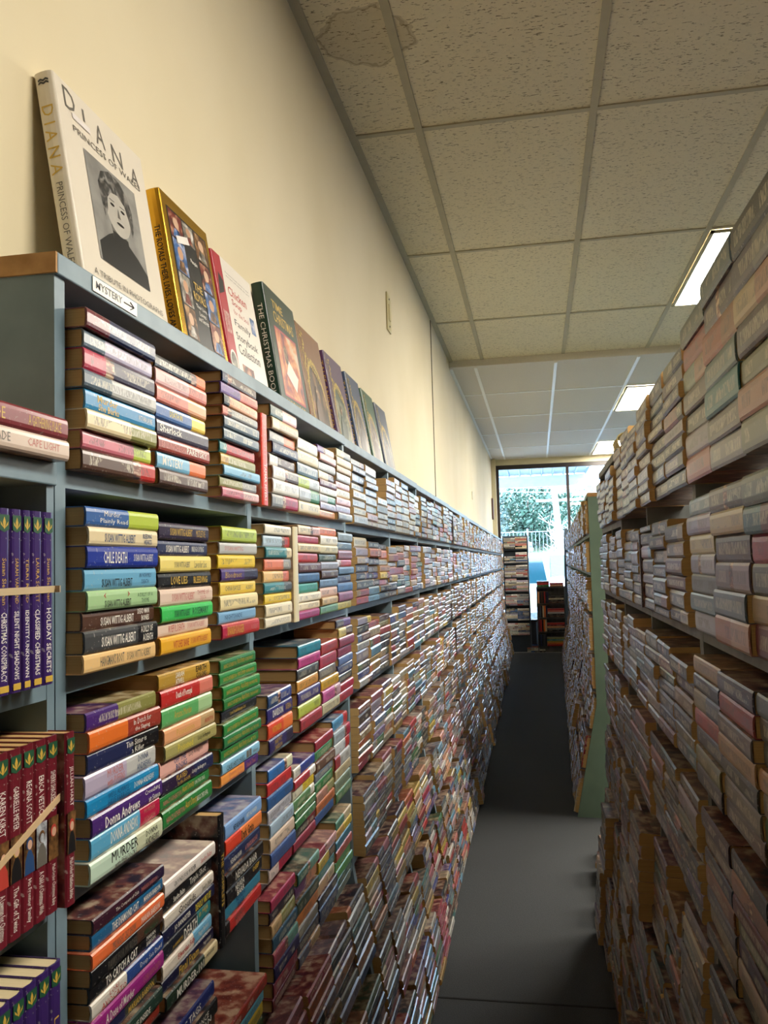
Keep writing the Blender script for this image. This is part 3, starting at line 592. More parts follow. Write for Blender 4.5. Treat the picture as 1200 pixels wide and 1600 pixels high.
# books standing upright between the stacks
def upright(y, z, h, t, A, D, label, texts=(), face=-.43, frame=FRL, pages='pages', ink=0, tilt=0, logo=None, group=None, name='paperback', hard=False, lean=0, B=None, sp=1.1):
    A = COLL[A] if A in COLL else srgb(A); B = A if B is None else (COLL[B] if B in COLL else srgb(B))
    mt = bookmat(frame, face-math.sin(tilt)*h, y, z+h*math.cos(tilt), tilt, 0, lean, True)
    return real_book(mt, h, t, D, A, B, sp, random.random(), ink, texts, label, group, name, pages, logo, hard)
upright(1.282, LZ[0], .150, .030, 'd9402e', .10, 'red paperback standing upright beside the first divider on the top shelf', [T('TAMAR MYERS', .55, .95, 'white', .3, .65, 0), T('DEATH', .15, .45, 'pink', .3, .65, 0)])
upright(1.433, LZ[1], .170, .030, 'e9dcb4', .10, 'cream paperback standing upright between stacks on the second shelf', [], face=-.425)
upright(1.062, LZ[3], .170, .020, '121216', .115, 'tall black book standing upright right of the grounds-for-murder stack', [T('THE COMPLETE', .3, .7, 'gold', .3, .7, 0)], face=-.425)
# banded series on the low unit at far left
def leaf(ik='gold'):
    return [([(.035, .1), (.035, .9), (.115, .9), (.13, .5), (.115, .1)], 'green'), ([(.045, .5), (.075, .38), (.105, .44), (.115, .5), (.105, .56), (.075, .62)], ik),
            ([(.07, .18), (.085, .32), (.108, .47), (.09, .22)], ik), ([(.07, .82), (.085, .68), (.108, .53), (.09, .78)], ik)]
PG = 'purple paperbacks held by a rubber band'
for i, (a, b_, nm, au, ti) in enumerate([(.592, .609, 'partly cropped', 'Terri Reed', 'SECRET AGENT SANTA'), (.610, .627, 'second', 'Susan Sleeman', 'CHRISTMAS CONSPIRACY'), (.628, .643, 'third', 'SARAH VARLAND', 'SILENT NIGHT SHADOWS'), (.644, .656, 'fourth', 'TERRI REED', 'IDENTITY UNKNOWN'), (.657, .673, 'fifth', 'LAURA SCOTT', 'CLASSIFIED CHRISTMAS'), (.674, .690, 'last', 'Susan Sleeman', 'HOLIDAY SECRETS')]):
    lg = leaf()+[([(.95, .15), (.95, .85), (.985, .85), (.985, .15)], 'gold')]
    upright(a, LZ[1], .153, b_-a-.0006, '3c2566', .103, 'purple banded paperback %s' % {'partly cropped': 'farthest left at the edge of the photo', 'last': 'titled HOLIDAY SECRETS, rightmost of the row'}.get(nm, 'titled %s' % ti),
            [T(au, .27, .52, 'gold', .34, .66, 0), T(ti, .56, .93, 'white', .26, .72)], logo=lg, group=PG)
BG = 'burgundy paperbacks with picture panels'
BB = [('SHIRLEY HART', 'A Lawman for Christmas'), ('KAREN KIRST', 'A Lawman for Christmas'), ('GABRIELLE MEYER', 'The Gift of Twins'), ('REGINA SCOTT', 'His Frontier Family'), ('ERICA VETSCH', 'A Child of Christmas Wish'), ('SHERRI SHACKELFORD', 'Mail-Order Christmas Baby'), ('JILLIAN HART', 'Mail-Order Mistletoe Brides')]
ya = .590
for i, (au, ti) in enumerate(BB):
    wd = .0172 if i < 6 else .0150; last = i == 6
    ring = lambda cx, cy, rx, ry: [(cx+rx*math.cos(k*math.pi/6), cy+ry*math.sin(k*math.pi/6)) for k in range(12)]
    pic = [([(.46, .06), (.46, .94), (.70, .94), (.70, .06)], ['photo', 'photo', 'photo', 'photo', 'snow', 'photo', 'photo'][i]),
           ([(.70, .08), (.62, .16), (.575, .38), (.575, .62), (.62, .85), (.70, .92)], ['black', 'red', 'black', 'blue', 'grey', 'photo', 'black'][i]),
           (ring(.538, .5, .036, .26), ['photo', 'photo', 'gold', 'blue', 'photo', 'red', 'red'][i]), (ring(.545, .52, .026, .19), 'skin' if i != 4 else 'snow')]
    upright(ya, LZ[2], .153, wd, '6e1f2b', .103, 'burgundy paperback by %s' % '' if 0 else 'burgundy paperback titled %s, %s' % (ti, ['far left', 'second visible from left', 'with a couple pictured', 'with a blue-clad child pictured', 'with a snowy house pictured', 'beside the page gap', 'standing forward of the rest'][i]),
            [T(au, .2, .43, 'white', .28, .72, 0), T(ti, .73, .96, 'white', .3, .7, 0)], logo=leaf()+pic, group=BG, face=-.43 if not last else -.4225)
    ya += wd+.0006
for i in range(6):
    upright(.592+i*.0182, LZ[3], .153, .0175, '3c2566' if i != 0 else '8a2430', .103, 'purple paperback in the bottom visible row, %s' % ['red-topped at left', 'second from left', 'third from left', 'fourth from left', 'fifth from left', 'rightmost'][i],
            [T('LOVE', .3, .5, 'gold', .3, .7, 0)], logo=leaf(), group='purple paperbacks below the burgundy row', pages='pages_cream')
def flat(y, z, L, t, A, D, label, texts, face=-.43, **k):
    return real_book(bookmat(FRL, face, y, z), L, t, D, srgb(A), srgb(A), 1.1, random.random(), 0, texts, label, **k)
flat(.553, .105, .163, .019, 'd9c4b4', .103, 'cream paperback lying under the maroon one on the low unit, far left', [T('KINKADE', .2, .45, 'grey', .35, .75, 0), T('CAPE LIGHT', .6, .9, 'pink', .35, .7, 0)])
flat(.551, .1245, .163, .020, '84323a', .103, 'maroon and gold paperback lying on the cream one, far left', [T('KINKADE', .12, .42, 'gold', .25, .75, 0), T('A GATHERING PLACE', .62, .93, 'gold', .25, .72, 0)])
bd = MB(); bd.box(-.4318, -.4296, .585, .692, -.017, -.011); bd.box(-.4318, -.425, .691, .6925, -.017, -.011)
tag(bd.build('rubber_band', simple('rubber', 'cdb58e', .6)), 'pale rubber band stretched around the purple paperbacks', 'rubber band')
bd = MB(); k0 = Vector((-.4295, .585, -.245)); k1 = Vector((-.4295, .702, -.195))
bd.prism([(.585, -.243), (.585, -.237), (.700, -.196), (.700, -.202)], 'x', -.4300, -.4285)
tag(bd.build('rubber_band', simple('rubber_tan', 'd8b98f', .6)), 'tan rubber band slanting across the burgundy paperbacks', 'rubber band')

# ------------------------------------------------------------------ the long rows
BRIGHT = 'white white cream cream pale_grey grey dark_grey black navy navy royal_blue blue sky_blue teal green dark_green pale_green lime olive yellow mustard tan peach orange salmon red red maroon brick brown pink rose magenta crimson purple violet lavender slate black white'.split()
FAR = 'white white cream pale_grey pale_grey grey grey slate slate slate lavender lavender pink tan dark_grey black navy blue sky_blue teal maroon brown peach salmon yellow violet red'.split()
MUTE = 'grey grey grey tan tan slate slate slate dark_grey dark_grey dark_grey brown brown lavender olive olive salmon teal maroon navy black violet cream brick'.split()  # greyed colours carry the dulling of grazing reflections on the right-hand spines
MID = 'white white cream pale_grey grey slate slate slate lavender tan pink black black dark_grey navy navy royal_blue blue teal maroon red red yellow mustard green dark_green brown purple rose sky_blue peach violet olive orange crimson'.split()
PALE = 'white white white cream cream pale_grey pale_grey grey pink tan lavender slate peach black olive'.split()
def pick(pal, d=.0):
    c = COLL[random.choice(pal).replace('_', ' ')]; g = sum(c)/3
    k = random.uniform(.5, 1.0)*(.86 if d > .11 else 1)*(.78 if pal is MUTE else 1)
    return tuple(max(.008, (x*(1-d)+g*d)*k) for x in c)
SL, SR, SG = Stuff(), Stuff(), Stuff()
def fill(S, frame, s0, s1, z, zmax, pal, tilt=0, face=lambda s: 0., right=False, posts=(), thick=.021, hide=0, Lm=.156, d=.1, messy=0.):
    cuts = sorted([p for p in posts if s0-.02 < p < s1]); bays = []; a = s0
    for p in cuts:
        if p-a > .1: bays.append((a, p))
        a = max(a, p+.0185)
    if s1-a > .1: bays.append((a, s1))
    for a, b in bays:
        n = max(1, round((b-a)/(Lm+.004))); pitch = (b-a)/n; s = a
        if (b-a)/n < .135: n = max(1, n-1); pitch = (b-a)/n
        extra = 0
        for k in range(n):
            L = min(pitch, .178)-random.uniform(.0005, .0025)
            s = a+k*pitch; fz = random.gauss(0, .0025)+(random.uniform(0, .03) if random.random() < messy else 0)
            if random.random() < .05:   # an upright book or two at the edge of the stack
                t = random.uniform(.014, .026); h = random.uniform(.145, .165); h = min(h, zmax-z-.004); A = pick(pal, d)
                y = s if not right else -(s+t)
                S.add(bookmat(frame, face(s)+fz-math.sin(tilt)*h, y, z+h*math.cos(tilt), tilt, 0, 0, True), h, t-.001, .1, A, A, random.uniform(.2, .8), random.random(), .8)
                s += t+.001; L -= t+.001
            top = (zmax-z)*(random.uniform(.92, .998) if random.random() > .04 else random.uniform(.5, .8)); zz = 0
            theme = pick(pal, d) if random.random() < .12 else None
            while True:
                t = max(.013, random.gauss(thick, thick*.15))
                if zz+t > top: break
                A = pick(pal, d) if theme is None or random.random() < .25 else tuple(x*random.uniform(.9, 1.1) for x in theme); B = A; sp = 1.1
                if random.random() < .4: B = pick(pal, d); sp = random.choice((.2, .3, .5, .6, .7, .75))
                l_ = L-random.uniform(0, .004); dx = random.gauss(0, .002); y = s+random.uniform(0, .001)
                y = y if not right else -(y+l_)
                S.add(bookmat(frame, face(s)+fz+dx-math.sin(tilt)*zz, y, z+zz*math.cos(tilt), tilt, R(random.gauss(0, .7)), R(random.gauss(0, 1.5)) if random.random() < .4 else 0),
                      l_, t-.0006, .1, A, B, sp, random.random(), .8)
                zz += t
lposts = [v for a, b in UL for v in (a, (a+b)/2-.009 if a > .8 else 1.262, b-.018)]
TILT = math.atan(.1667)
for r in range(8):
    z = LZ[r]; zm = (.290 if r == 0 else LZ[r-1]-.018); tl = TILT if z < -.72 else 0; off = flare(z, -.70, .1667)
    st = 1.978 if r < 5 else .745
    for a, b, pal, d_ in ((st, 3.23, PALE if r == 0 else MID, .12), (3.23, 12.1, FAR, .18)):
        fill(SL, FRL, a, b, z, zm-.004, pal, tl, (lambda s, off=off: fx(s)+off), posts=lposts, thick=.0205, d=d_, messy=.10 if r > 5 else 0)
fill(SL, FRL, .12, .70, LZ[4], LZ[3]-.02, BRIGHT, 0, lambda s: -.43)
gr = lambda s: 0.
rposts = [.189, .744, 1.297, 1.311, 1.853, 2.399, 2.413, 2.706, 3.088]
# near right: the nearest stacks as things
CR = ['dark%grey 6a6470/grey@.5 e0c9a2/d8a890@.5 5a4a4c/70605c@.4 8f8f6c d09a80 9a9f88',
      '5c7078 6a6070/4a3848@.5 c0684a/b07850@.6 7c9494 4a9096 7c7268 a4a2a4',
      '6e7a74 b05044 a9b89c/c89a78@.5 7c7060 70705c b0a4b0 cc6e60']
CR2 = ['6c7060/54604c@.5 2e6a78/6a3c48@.4 b84a62/d8a898@.5 5c6460 c0a888 6c2a34',
       '807468/5c5a50@.5 d8bf88 5c5258 8c8090/b0a0b0@.5 6a7880 c88a78/d8b0a0@.5',
       '6c8a8c/8a9a98@.4 a8a0c0/c0a8b8@.5 e8d8a4 b4b8d8/d0d0e0@.4 8c98a8 7c98a0 c8cce0']
CR3 = ['6a7680/8a7c78@.5 7c7470 6a7478/5a5250@.5 d0a078/b88a68@.4 9a8c7c 7a8a68 5a4a44',
       '5a5868/3c3a58@.5 b04a44/a83c3c@.5 7a6e6c c8a070 4a4c44 8c8478 6a5c54',
       'c0a078 4a5468 a89c74/5c6c88@.5 c84a40/b84c44@.5 3c4458 8c8a58 4c4a48']
CR4 = ['8a7a68/5a4a44@.5 6a7a58 9a4a38 c8a888 4a4a58 5a3c3c 7a6a5a', '3c4448 b8886c/a87a68@.5 6c3438 8c9070 4c3c4c c0a890 5a5c4c', '4a3438 7c6c54 3a4858 9c6848 5c5c64 a0906c 44403c']
RY = [.79, .951, 1.050+.0]
RSX = [(.785, .158), (.949, .158), (1.108-.0, .100)]
RSX = [(.79, .155), (.95, .155), (1.10+.0, .107)]
for r, cc in enumerate((CR, CR2, CR3, CR4)):
    for s, bl in enumerate(cc):
        y0, L = ((.766, .173), (.943, .173), (1.119, .173))[s]
        bks = [w_.replace('_', ' ') for w_ in bl.replace('%', '_').split()]
        zt = (.350-(.012 if s == 2 else 0)) if r == 0 else RZ[r-1]-.018-.006-(.012 if r > 1 else 0)
        z = RZ[r]
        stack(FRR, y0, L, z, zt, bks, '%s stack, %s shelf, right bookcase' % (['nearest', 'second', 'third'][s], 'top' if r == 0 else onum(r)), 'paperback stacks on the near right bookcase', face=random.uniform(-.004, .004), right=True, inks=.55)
for r in range(7):
    z = RZ[r]; tl = math.atan(.07) if z < -.6 else 0; off = flare(z, -.55, .07)
    for a, b in ((.15, 3.08),):
        st = 1.311 if r < 4 else .2
        zt = (RZ[r-1]-.018) if r else .34
        if r == 0:
            fill(SR, FRR, 1.296, 1.84, z, .340, MUTE, 0, gr, True, [], .0265, d=.3, Lm=.17); fill(SR, FRR, 1.85, 2.40, z, .315, MUTE, 0, gr, True, [], .0235, d=.3)
            fill(SR, FRR, 2.41, 3.08, z, .282, MUTE, 0, gr, True, rposts, .0235, d=.3); fill(SR, FRR, .2, .764, z, .34, MUTE, 0, gr, True, [], .0265, d=.3)
            continue
        fill(SR, FRR, st, b, z, zt-.004, MUTE, tl, (lambda s, off=off: off), True, rposts, .0245, d=.3, messy=.12 if r > 3 else .05)
        if r < 4: fill(SR, FRR, .2, .744, z, zt-.004, MUTE, tl, (lambda s, off=off: off), True, rposts, .0245, d=.3)
gposts = [v for i in range(6) for v in (i*GL+.002, i*GL+GL/2-.018, i*GL+GL-.018)]
TG = math.atan(.207)
for r in range(8):
    z = GZ[r]; zm = .316 if r == 0 else GZ[r-1]-.018; tl = TG if z < -.76 else 0; off = flare(z, -.735, .207)
    fill(SG, FRG, .024, 6*GL-.02, z, zm-.004, FAR, tl, (lambda s, off=off: off), True, gposts, .0215, d=.2, messy=.10 if r > 5 else 0)
FRB2 = Matrix.Translation((.64, 0, EYE))
fill(SR, FRB2, .15, 2.30, .106, .32, MUTE, 0, gr, False, [], .026, d=.3)   # unseen stacks added along the back edge to block lamp light
# floor piles at the end of the near right run
for (x, y, n, L) in ((.20, 3.16, 5, .15), (.19, 3.36, 3, .15), (.21, 3.52, 7, .15), (.225, 3.72, 4, .15)):
    zz = FL
    for i in range(n):
        t = random.uniform(.018, .026); A = pick(MUTE, .3)
        SR.add(bookmat(FRR, .22-x+random.uniform(-.01, .01), -(y+L), zz, 0, R(random.uniform(-8, 8))), L, t-.0005, .1, A, A, 1.1, random.random(), .6); zz += t
# two leaning upright books by the foot of the green panel
upright(-.052, GZ[6]+.0, .16, .018, 'b5222a', .09, 'red paperback leaning at the near end of the green bookcase', face=flare(GZ[6], -.735, .207)+.004, frame=FRG, tilt=TG)
upright(-.052, GZ[7]+.0, .165, .018, 'd9c894', .09, 'cream paperback standing at the foot of the green end panel', face=flare(GZ[7], -.735, .207)+.004, frame=FRG, tilt=TG)
# far-end unit facing the camera
FRE = Matrix.Translation((-.485, 12.155, EYE)) @ Matrix.Rotation(-math.pi/2, 4, 'Z')
FZM = [.36]+[z-.018 for z in FZ[:-1]]
BR2 = 'white white white white white white cream cream cream pale_grey pale_grey pale_grey sky_blue blue pink salmon lavender slate red white black'.split()  # mostly whites: strong daylight on these books is put into their colour
for z, zm in zip(FZ, FZM):
    off = flare(z, -.80, .12)
    fill(SL, FRE, .02, .345, z, zm-.003, BR2, math.atan(.12) if z < -.82 else 0, (lambda s, off=off: .02+off), thick=.02, Lm=.142, posts=[])
for k in range(3):   # slumped pile beside the unit's foot
    for i in range(5-k):
        A = pick(BR2); SL.add(bookmat(FRE, .05+.02*k-.012*i, .30+.05*k, FL+.021*i+.02*0, R(8), R(random.uniform(-4, 4))), .15, .02, .1, A, A, 1.1, random.random(), .8)
o = SL.build('paperback_rows', 'rows of stacked paperbacks filling the left bookcases down to the window', 'books')
o = SR.build('paperback_rows', 'muted paperbacks stacked in the near right-hand grey bookcases', 'books')
o = SG.build('paperback_rows', 'daylit paperbacks stacked in the sage green bookcases on the right', 'books')

# low bookcase: individual hardbacks
FRB = Matrix.Translation((-.03, 12.045, EYE)) @ Matrix.Rotation(-math.pi/2, 4, 'Z')
rowc = ['peach black brown black red black navy maroon', 'black slate black cream orange navy', 'maroon red black orange cream', 'black navy black dark_grey black']
flatc = ['black cream black brown', 'red salmon pale_grey black brown', 'red maroon peach slate black', 'olive teal mustard orange red']
zs = [(-.611, -.40), (-.808, -.629), (-1.005, -.826), (-1.21, -1.023)]
HG = 'books in the low bookcase under the window'
for r in range(4):
    z, zm = zs[r]; y = .016
    for i, c in enumerate(rowc[r].split()):
        c = c.replace('_', ' '); t = random.uniform(.018, .024)
        if y+t > .17: break
        upright(y, z, min(zm-z-.015, .165), t, c, .1, '%s book upright, %s from left, %s row of the low bookcase' % (c, onum(i), onum(r)), face=.02, frame=FRB, group=HG, name='hardback'); y += t+.001
    zz = 0; L = .375-y-.004; fc = flatc[r].split()
    for i, c in enumerate(reversed(fc)):
        c = c.replace('_', ' '); t = .024
        real_book(bookmat(FRB, .02, y+.003, z+zz), L, t-.001, .1, COLL[c], COLL[c], 1.1, random.random(), .5, (), '%s book lying flat, %s from bottom, %s row of the low bookcase' % (c, onum(i), onum(r)), HG, 'hardback'); zz += t
for i, (a, L, cs) in enumerate(((.012, .17, 'green red maroon'), (.19, .19, 'peach red'))):
    zz = -.378
    for j, c in enumerate(cs.split()):
        real_book(bookmat(FRB, .02, a, zz), L, .025, .1, COLL[c], COLL[c], 1.1, random.random(), .5, (), '%s book lying on top of the low bookcase, %s side' % (c, ('left', 'right')[i]), 'books on top of the low bookcase', 'hardback'); zz += .0265

# sign lettering (one mesh with the card)
V, F, MI = [], [], []
def SGP(a, b): return (.0009, a*.098, -.006+b*.0155)
put_text(V, F, MI, 'MYSTERY', SGP, 0, (.06, .64, .25, .78), 2, .01)
me = bpy.data.meshes.new('sign_lettering'); me.from_pydata(V, [], F); me.materials.append(M['ink_black']); me.update()
o = bpy.data.objects.new('sign_lettering', me); col.objects.link(o); o.parent = SIGN; o['label'] = 'black handwritten capitals'
ar = MB(); P_ = lambda a, b: (.0010, a*.098, -.006+b*.0155)
for p, q in (((.68, .5), (.92, .5)), ((.92, .5), (.83, .78)), ((.92, .5), (.83, .22))): ar.tube(P_(*p), P_(*q), .0005, 5)
ar.build('arrow', M['ink_black'], SIGN)
# crumpled paper roll on the near right run
t = empty('paper_roll', (.27, 2.55, EYE+.309)); tag(t, 'crumpled yellowish paper roll on top of the right-hand bookcase', 'paper roll')
rl = MB(); n = 22
for i in range(n):
    for j in range(8):
        pass
def crumple(cx, cz, r0, y0, y1):
    mb = MB(); nr, nl = 18, 8; random.seed(3)
    g_ = [[(cx+(r0*(1+.12*math.sin(3*a_*.35+l_)+random.uniform(-.06, .06)))*math.cos(2*math.pi*a_/nr), y0+(y1-y0)*l_/nl, cz+(r0*(1+random.uniform(-.09, .09)))*math.sin(2*math.pi*a_/nr)) for a_ in range(nr)] for l_ in range(nl+1)]
    for l_ in range(nl):
        for a_ in range(nr):
            b_ = (a_+1) % nr; mb.face([g_[l_][a_], g_[l_][b_], g_[l_+1][b_], g_[l_+1][a_]])
    return mb
o = crumple(0, .028, .027, -.06, .10).build('paper', simple('yellowed_paper', 'd8c78c', .7, .1, 20, bump=.3), t)
sm = o.modifiers.new('thickness', 'SOLIDIFY'); sm.thickness = .0015
# ------------------------------------------------------------------ large books on top of the left bookcases
def picmat(name, cols, scale=9, rough=.35, seed=0, metal=0):
    mt, nt, b = newmat(name); tc = N(nt, 'ShaderNodeTexCoord'); mp = N(nt, 'ShaderNodeMapping'); mp.inputs['Location'].default_value = (seed, seed*1.7, 0)
    no = N(nt, 'ShaderNodeTexNoise'); no.inputs['Scale'].default_value = scale; no.inputs['Detail'].default_value = 4; no.inputs['Distortion'].default_value = .6
    nt.links.new(tc.outputs['Object'], mp.inputs[0]); nt.links.new(mp.outputs[0], no.inputs['Vector'])
    r = N(nt, 'ShaderNodeValToRGB'); n = len(cols)
    for i, c in enumerate(cols):
        p = .33+.34*i/(n-1); e = r.color_ramp.elements[i] if i < 2 else r.color_ramp.elements.new(p)
        e.position = p; e.color = (*srgb(c), 1)
    nt.links.new(no.outputs['Fac'], r.inputs[0]); nt.links.new(r.outputs[0], b.inputs['Base Color']); b.inputs['Roughness'].default_value = rough; b.inputs['Metallic'].default_value = metal
    return mt
LEAN = None
def bigbook(name, y, W_, H, th, mt, label, items=(), spine=(), spine_mat=None, xb=-.532, lean=9.2, group='large books displayed on top of the bookcase', soft=False, pages='pages_cream'):
    """stands on the top board; local frame: front cover plane x=0 looking along +x, y right, z up"""
    t = empty(name, (xb, y, EYE+.3125)); t.rotation_euler.y = R(-lean); tag(t, label, 'book', group)
    c = MB(); c.box(-.0025, 0, .004, W_, 0, H); c.box(-th, -th+.0025, .004, W_, 0, H)
    n = 6; prof = []
    for i in range(n+1):
        a = math.pi*(i/n-.5); prof.append((-th/2+math.sin(a)*th/2, .004-math.cos(a)*.004))
    prof += [(-.0025, .006), (-th+.0025, .006)]
    c.prism(prof, 'z', 0, H)
    co = c.build('cover', mt, t, bevel=.001)
    pb = MB().box(-th+.0026, -.0026, .007, W_-.004, .004, H-.004).build('page_block', M[pages], t)
    mats = []; V, F, MI = [], [], []
    def mi(m_):
        if m_ not in mats: mats.append(m_)
        return mats.index(m_)
    lv = .0003
    def FP(a, b, l=None): return (lv if l is None else l, a*W_, b*H)
    for it in items:
        lv += .00004
        if it[0] == 'r':
            _, a0, b0, a1, b1, m_ = it; k = len(V); V += [FP(a0, b0), FP(a1, b0), FP(a1, b1), FP(a0, b1)]; F.append((k, k+1, k+2, k+3)); MI.append(mi(m_))
        elif it[0] == 'p':
            _, pts, m_ = it; k = len(V); V += [FP(*p) for p in pts]; F.append(tuple(range(k, k+len(pts)))); MI.append(mi(m_))
        elif it[0] == 'e':
            _, cx, cy, rx, ry, m_ = it[:6]; rot = it[6] if len(it) > 6 else 0; k = len(V); q = 24
            V += [FP(cx+(rx*math.cos(2*math.pi*i/q)*math.cos(rot)-ry*math.sin(2*math.pi*i/q)*math.sin(rot)*H/W_), cy+(rx*math.cos(2*math.pi*i/q)*math.sin(rot)*W_/H+ry*math.sin(2*math.pi*i/q)*math.cos(rot))) for i in range(q)]
            F.append(tuple(range(k, k+q))); MI.append(mi(m_))
        elif it[0] == 't':
            _, s, a0, b0, a1, b1, m_ = it[:7]; put_text(V, F, MI, s, FP, mi(m_), (a0, a1, b0, b1), 2, it[7] if len(it) > 7 else 0)
    nf = len(F)
    if name == 'photo_book' and W_ > .24:   # small wavy publisher mark at the head of the spine
        for zz in (.945, .957):
            k = len(V); V += [(-th/2+dx*th, -.0004, (zz+dz)*H) for dx, dz in ((-.28, 0), (-.14, .006), (0, 0), (.14, .006), (.28, 0), (.28, .008), (.14, .014), (0, .008), (-.14, .014), (-.28, .008))]; F.append(tuple(range(k, k+10))); MI.append(mi(M['ink_black']))
    for s, z0, z1, wd, m_ in spine:     # lettering reading down the spine, on its camera-facing side
        def SPf(a, b): return (-th/2+(b-.5)*wd*th, -.0004, (z1+(z0-z1)*a)*H)
        put_text(V, F, MI, s, SPf, mi(m_), (0, 1, 0, 1), 2, 0)
    for part, keep in (('cover_print', lambda i: i < nf), ('spine_lettering', lambda i: i >= nf)):
        fi = [i for i in range(len(F)) if keep(i)]
        if not fi: continue
        us = sorted(set(MI[i] for i in fi)); me = bpy.data.meshes.new(part); vi = sorted({v for i in fi for v in F[i]}); mp = {v: k for k, v in enumerate(vi)}
        me.from_pydata([V[v] for v in vi], [], [tuple(mp[v] for v in F[i]) for i in fi])
        for m_ in us: me.materials.append(mats[m_])
        me.polygons.foreach_set('material_index', [us.index(MI[i]) for i in fi]); me.update(); o = bpy.data.objects.new(part, me); col.objects.link(o); o.parent = co
    if 0:
        me = bpy.data.meshes.new('cover_print'); me.from_pydata(V, [], F)
        for m_ in mats: me.materials.append(m_)
        me.polygons.foreach_set('material_index', MI); me.update(); o = bpy.data.objects.new('cover_print', me); col.objects.link(o); o.parent = t
    return t
IK = lambda k: M['ink_'+k]
ivory = simple('ivory_dust_jacket', 'e6dccb', .3, .03); photo_bg = simple('photo_grey', '9c9a94', .35, .15, 20, c2='7e7c78'); hair = picmat('photo_hair', ['1f1f20', '4a4947', '8f8c86'], 70); skin = simple('photo_skin', 'bdb8ae', .35, .1, 30)
tshad = simple('photo_shadow', '6f6c66', .35); blk = simple('photo_black', '141416', .35)
hp = [(.33, .62), (.30, .60), (.33, .70), (.40, .745), (.52, .755), (.62, .73), (.68, .67), (.70, .60), (.685, .54), (.65, .52), (.62, .60), (.5, .655), (.42, .63), (.40, .57), (.37, .53), (.33, .56)]
bigbook('photo_book', .936, .245, .335, .026, ivory, 'tall ivory photo book with a black-and-white portrait, leaning on the wall at the near end', [
    ('t', 'D', .09, .885, .20, .975, IK('grey')), ('t', 'I', .275, .895, .295, .95, IK('grey')), ('t', 'A', .40, .85, .50, .945, IK('grey')), ('t', 'N', .58, .835, .70, .915, IK('grey')), ('t', 'A', .80, .815, .90, .895, IK('grey')),
    ('t', 'PRINCESS OF WALES', .14, .80, .90, .828, IK('grey')),
    ('r', .22, .30, .80, .76, photo_bg), ('p', [(.24, .30), (.24, .38), (.36, .44), (.44, .47), (.60, .455), (.70, .42), (.80, .37), (.80, .30)], blk), ('p', [(.42, .44), (.41, .50), (.57, .52), (.60, .44)], tshad), ('p', [(.42, .43), (.42, .475), (.60, .475), (.60, .43)], blk),
    ('e', .52, .585, .145, .115, skin, -.1), ('p', [(.36, .50), (.34, .58), (.33, .66), (.38, .72), (.48, .75), (.60, .742), (.68, .70), (.71, .63), (.70, .55), (.67, .51), (.655, .58), (.62, .64), (.55, .665), (.47, .655), (.42, .62), (.40, .56)], hair),
    ('e', .465, .60, .024, .007, blk), ('e', .585, .60, .024, .007, blk), ('r', .435, .617, .495, .622, tshad), ('r', .555, .617, .615, .622, tshad), ('p', [(.525, .60), (.508, .555), (.545, .555)], tshad), ('e', .53, .528, .042, .007, blk), ('r', .66, .54, .67, .60, tshad),
    ('r', .15, .858, .33, .885, simple('price_sticker', 'efe7e2', .5)), ('t', 'A TRIBUTE IN PHOTOGRAPHS', .12, .215, .93, .24, IK('grey')), ('t', "M I C H A E L   O ' M A R A", .33, .15, .82, .168, IK('pink'))],
    spine=[('D I A N A', .58, .86, .6, IK('gold')), ('PRINCESS OF WALES', .22, .55, .34, IK('grey'))])
gold, nt, b = newmat('gold_foil'); b.inputs['Base Color'].default_value = (*srgb('d9a93a'), 1); b.inputs['Metallic'].default_value = .9; b.inputs['Roughness'].default_value = .25
tn = N(nt, 'ShaderNodeTexNoise'); tn.inputs['Scale'].default_value = 40; bp = N(nt, 'ShaderNodeBump'); bp.inputs['Strength'].default_value = .15; nt.links.new(tn.outputs['Fac'], bp.inputs['Height']); nt.links.new(bp.outputs[0], b.inputs['Normal'])
pc = [picmat('snapshot_%s' % n_, c_, 45, .35, i) for i, (n_, c_) in enumerate([('red', ['1a1512', '7a2a20', 'c89a78']), ('blue', ['14213a', '3a6aa8', 'c8c8d8']), ('brown', ['1a120c', '6a4424', 'c9a070']), ('pale', ['2a2420', '8a8478', 'e0d8d0'])])]
its = [('r', .10, .04, .93, .93, blk)]
for i, (a0, b0, a1, b1) in enumerate([(.12, .77, .38, .92), (.40, .80, .62, .92), (.64, .76, .91, .92), (.12, .58, .36, .76), (.66, .58, .91, .745), (.12, .40, .34, .57), (.12, .22, .34, .39), (.66, .40, .91, .57), (.66, .22, .91, .39), (.12, .05, .36, .21), (.38, .05, .62, .21), (.64, .05, .91, .21)]):
    its.append(('r', a0, b0, a1, b1, pc[i*3 % 4])); its.append(('e', (a0+a1)/2, b0+(b1-b0)*.62, (a1-a0)*.22, (b1-b0)*.2, simple('face_tone_%d' % i, 'c99a78' if i % 2 else 'd8b090', .4))); its.append(('p', [(a0+.04, b0+.005), (a0+.08, b0+(b1-b0)*.38), (a1-.08, b0+(b1-b0)*.38), (a1-.04, b0+.005)], pc[(i*3+1) % 4]))
its += [('t', 'THE', .42, .53, .60, .575, IK('gold'), .01), ('t', 'ROYALS', .38, .465, .64, .515, IK('gold'), .01), ('t', 'Their Lives,', .39, .42, .63, .445, IK('white')), ('t', 'Loves', .44, .385, .58, .41, IK('white')), ('t', 'and Secrets', .40, .35, .62, .375, IK('white')), ('t', 'People', .44, .68, .58, .71, IK('white')),
        ('p', [(.20, .74), (.47, .79), (.45, .83), (.19, .78)], simple('paper_label', 'ebe6df', .6))]
bigbook('photo_book', 1.235, .20, .315, .028, gold, 'gold-edged photo book titled THE ROYALS with small portraits on black', its, spine=[('THE ROYALS THEIR LIVES, LOVES AND SECRETS', .08, .8, .4, IK('black'))])
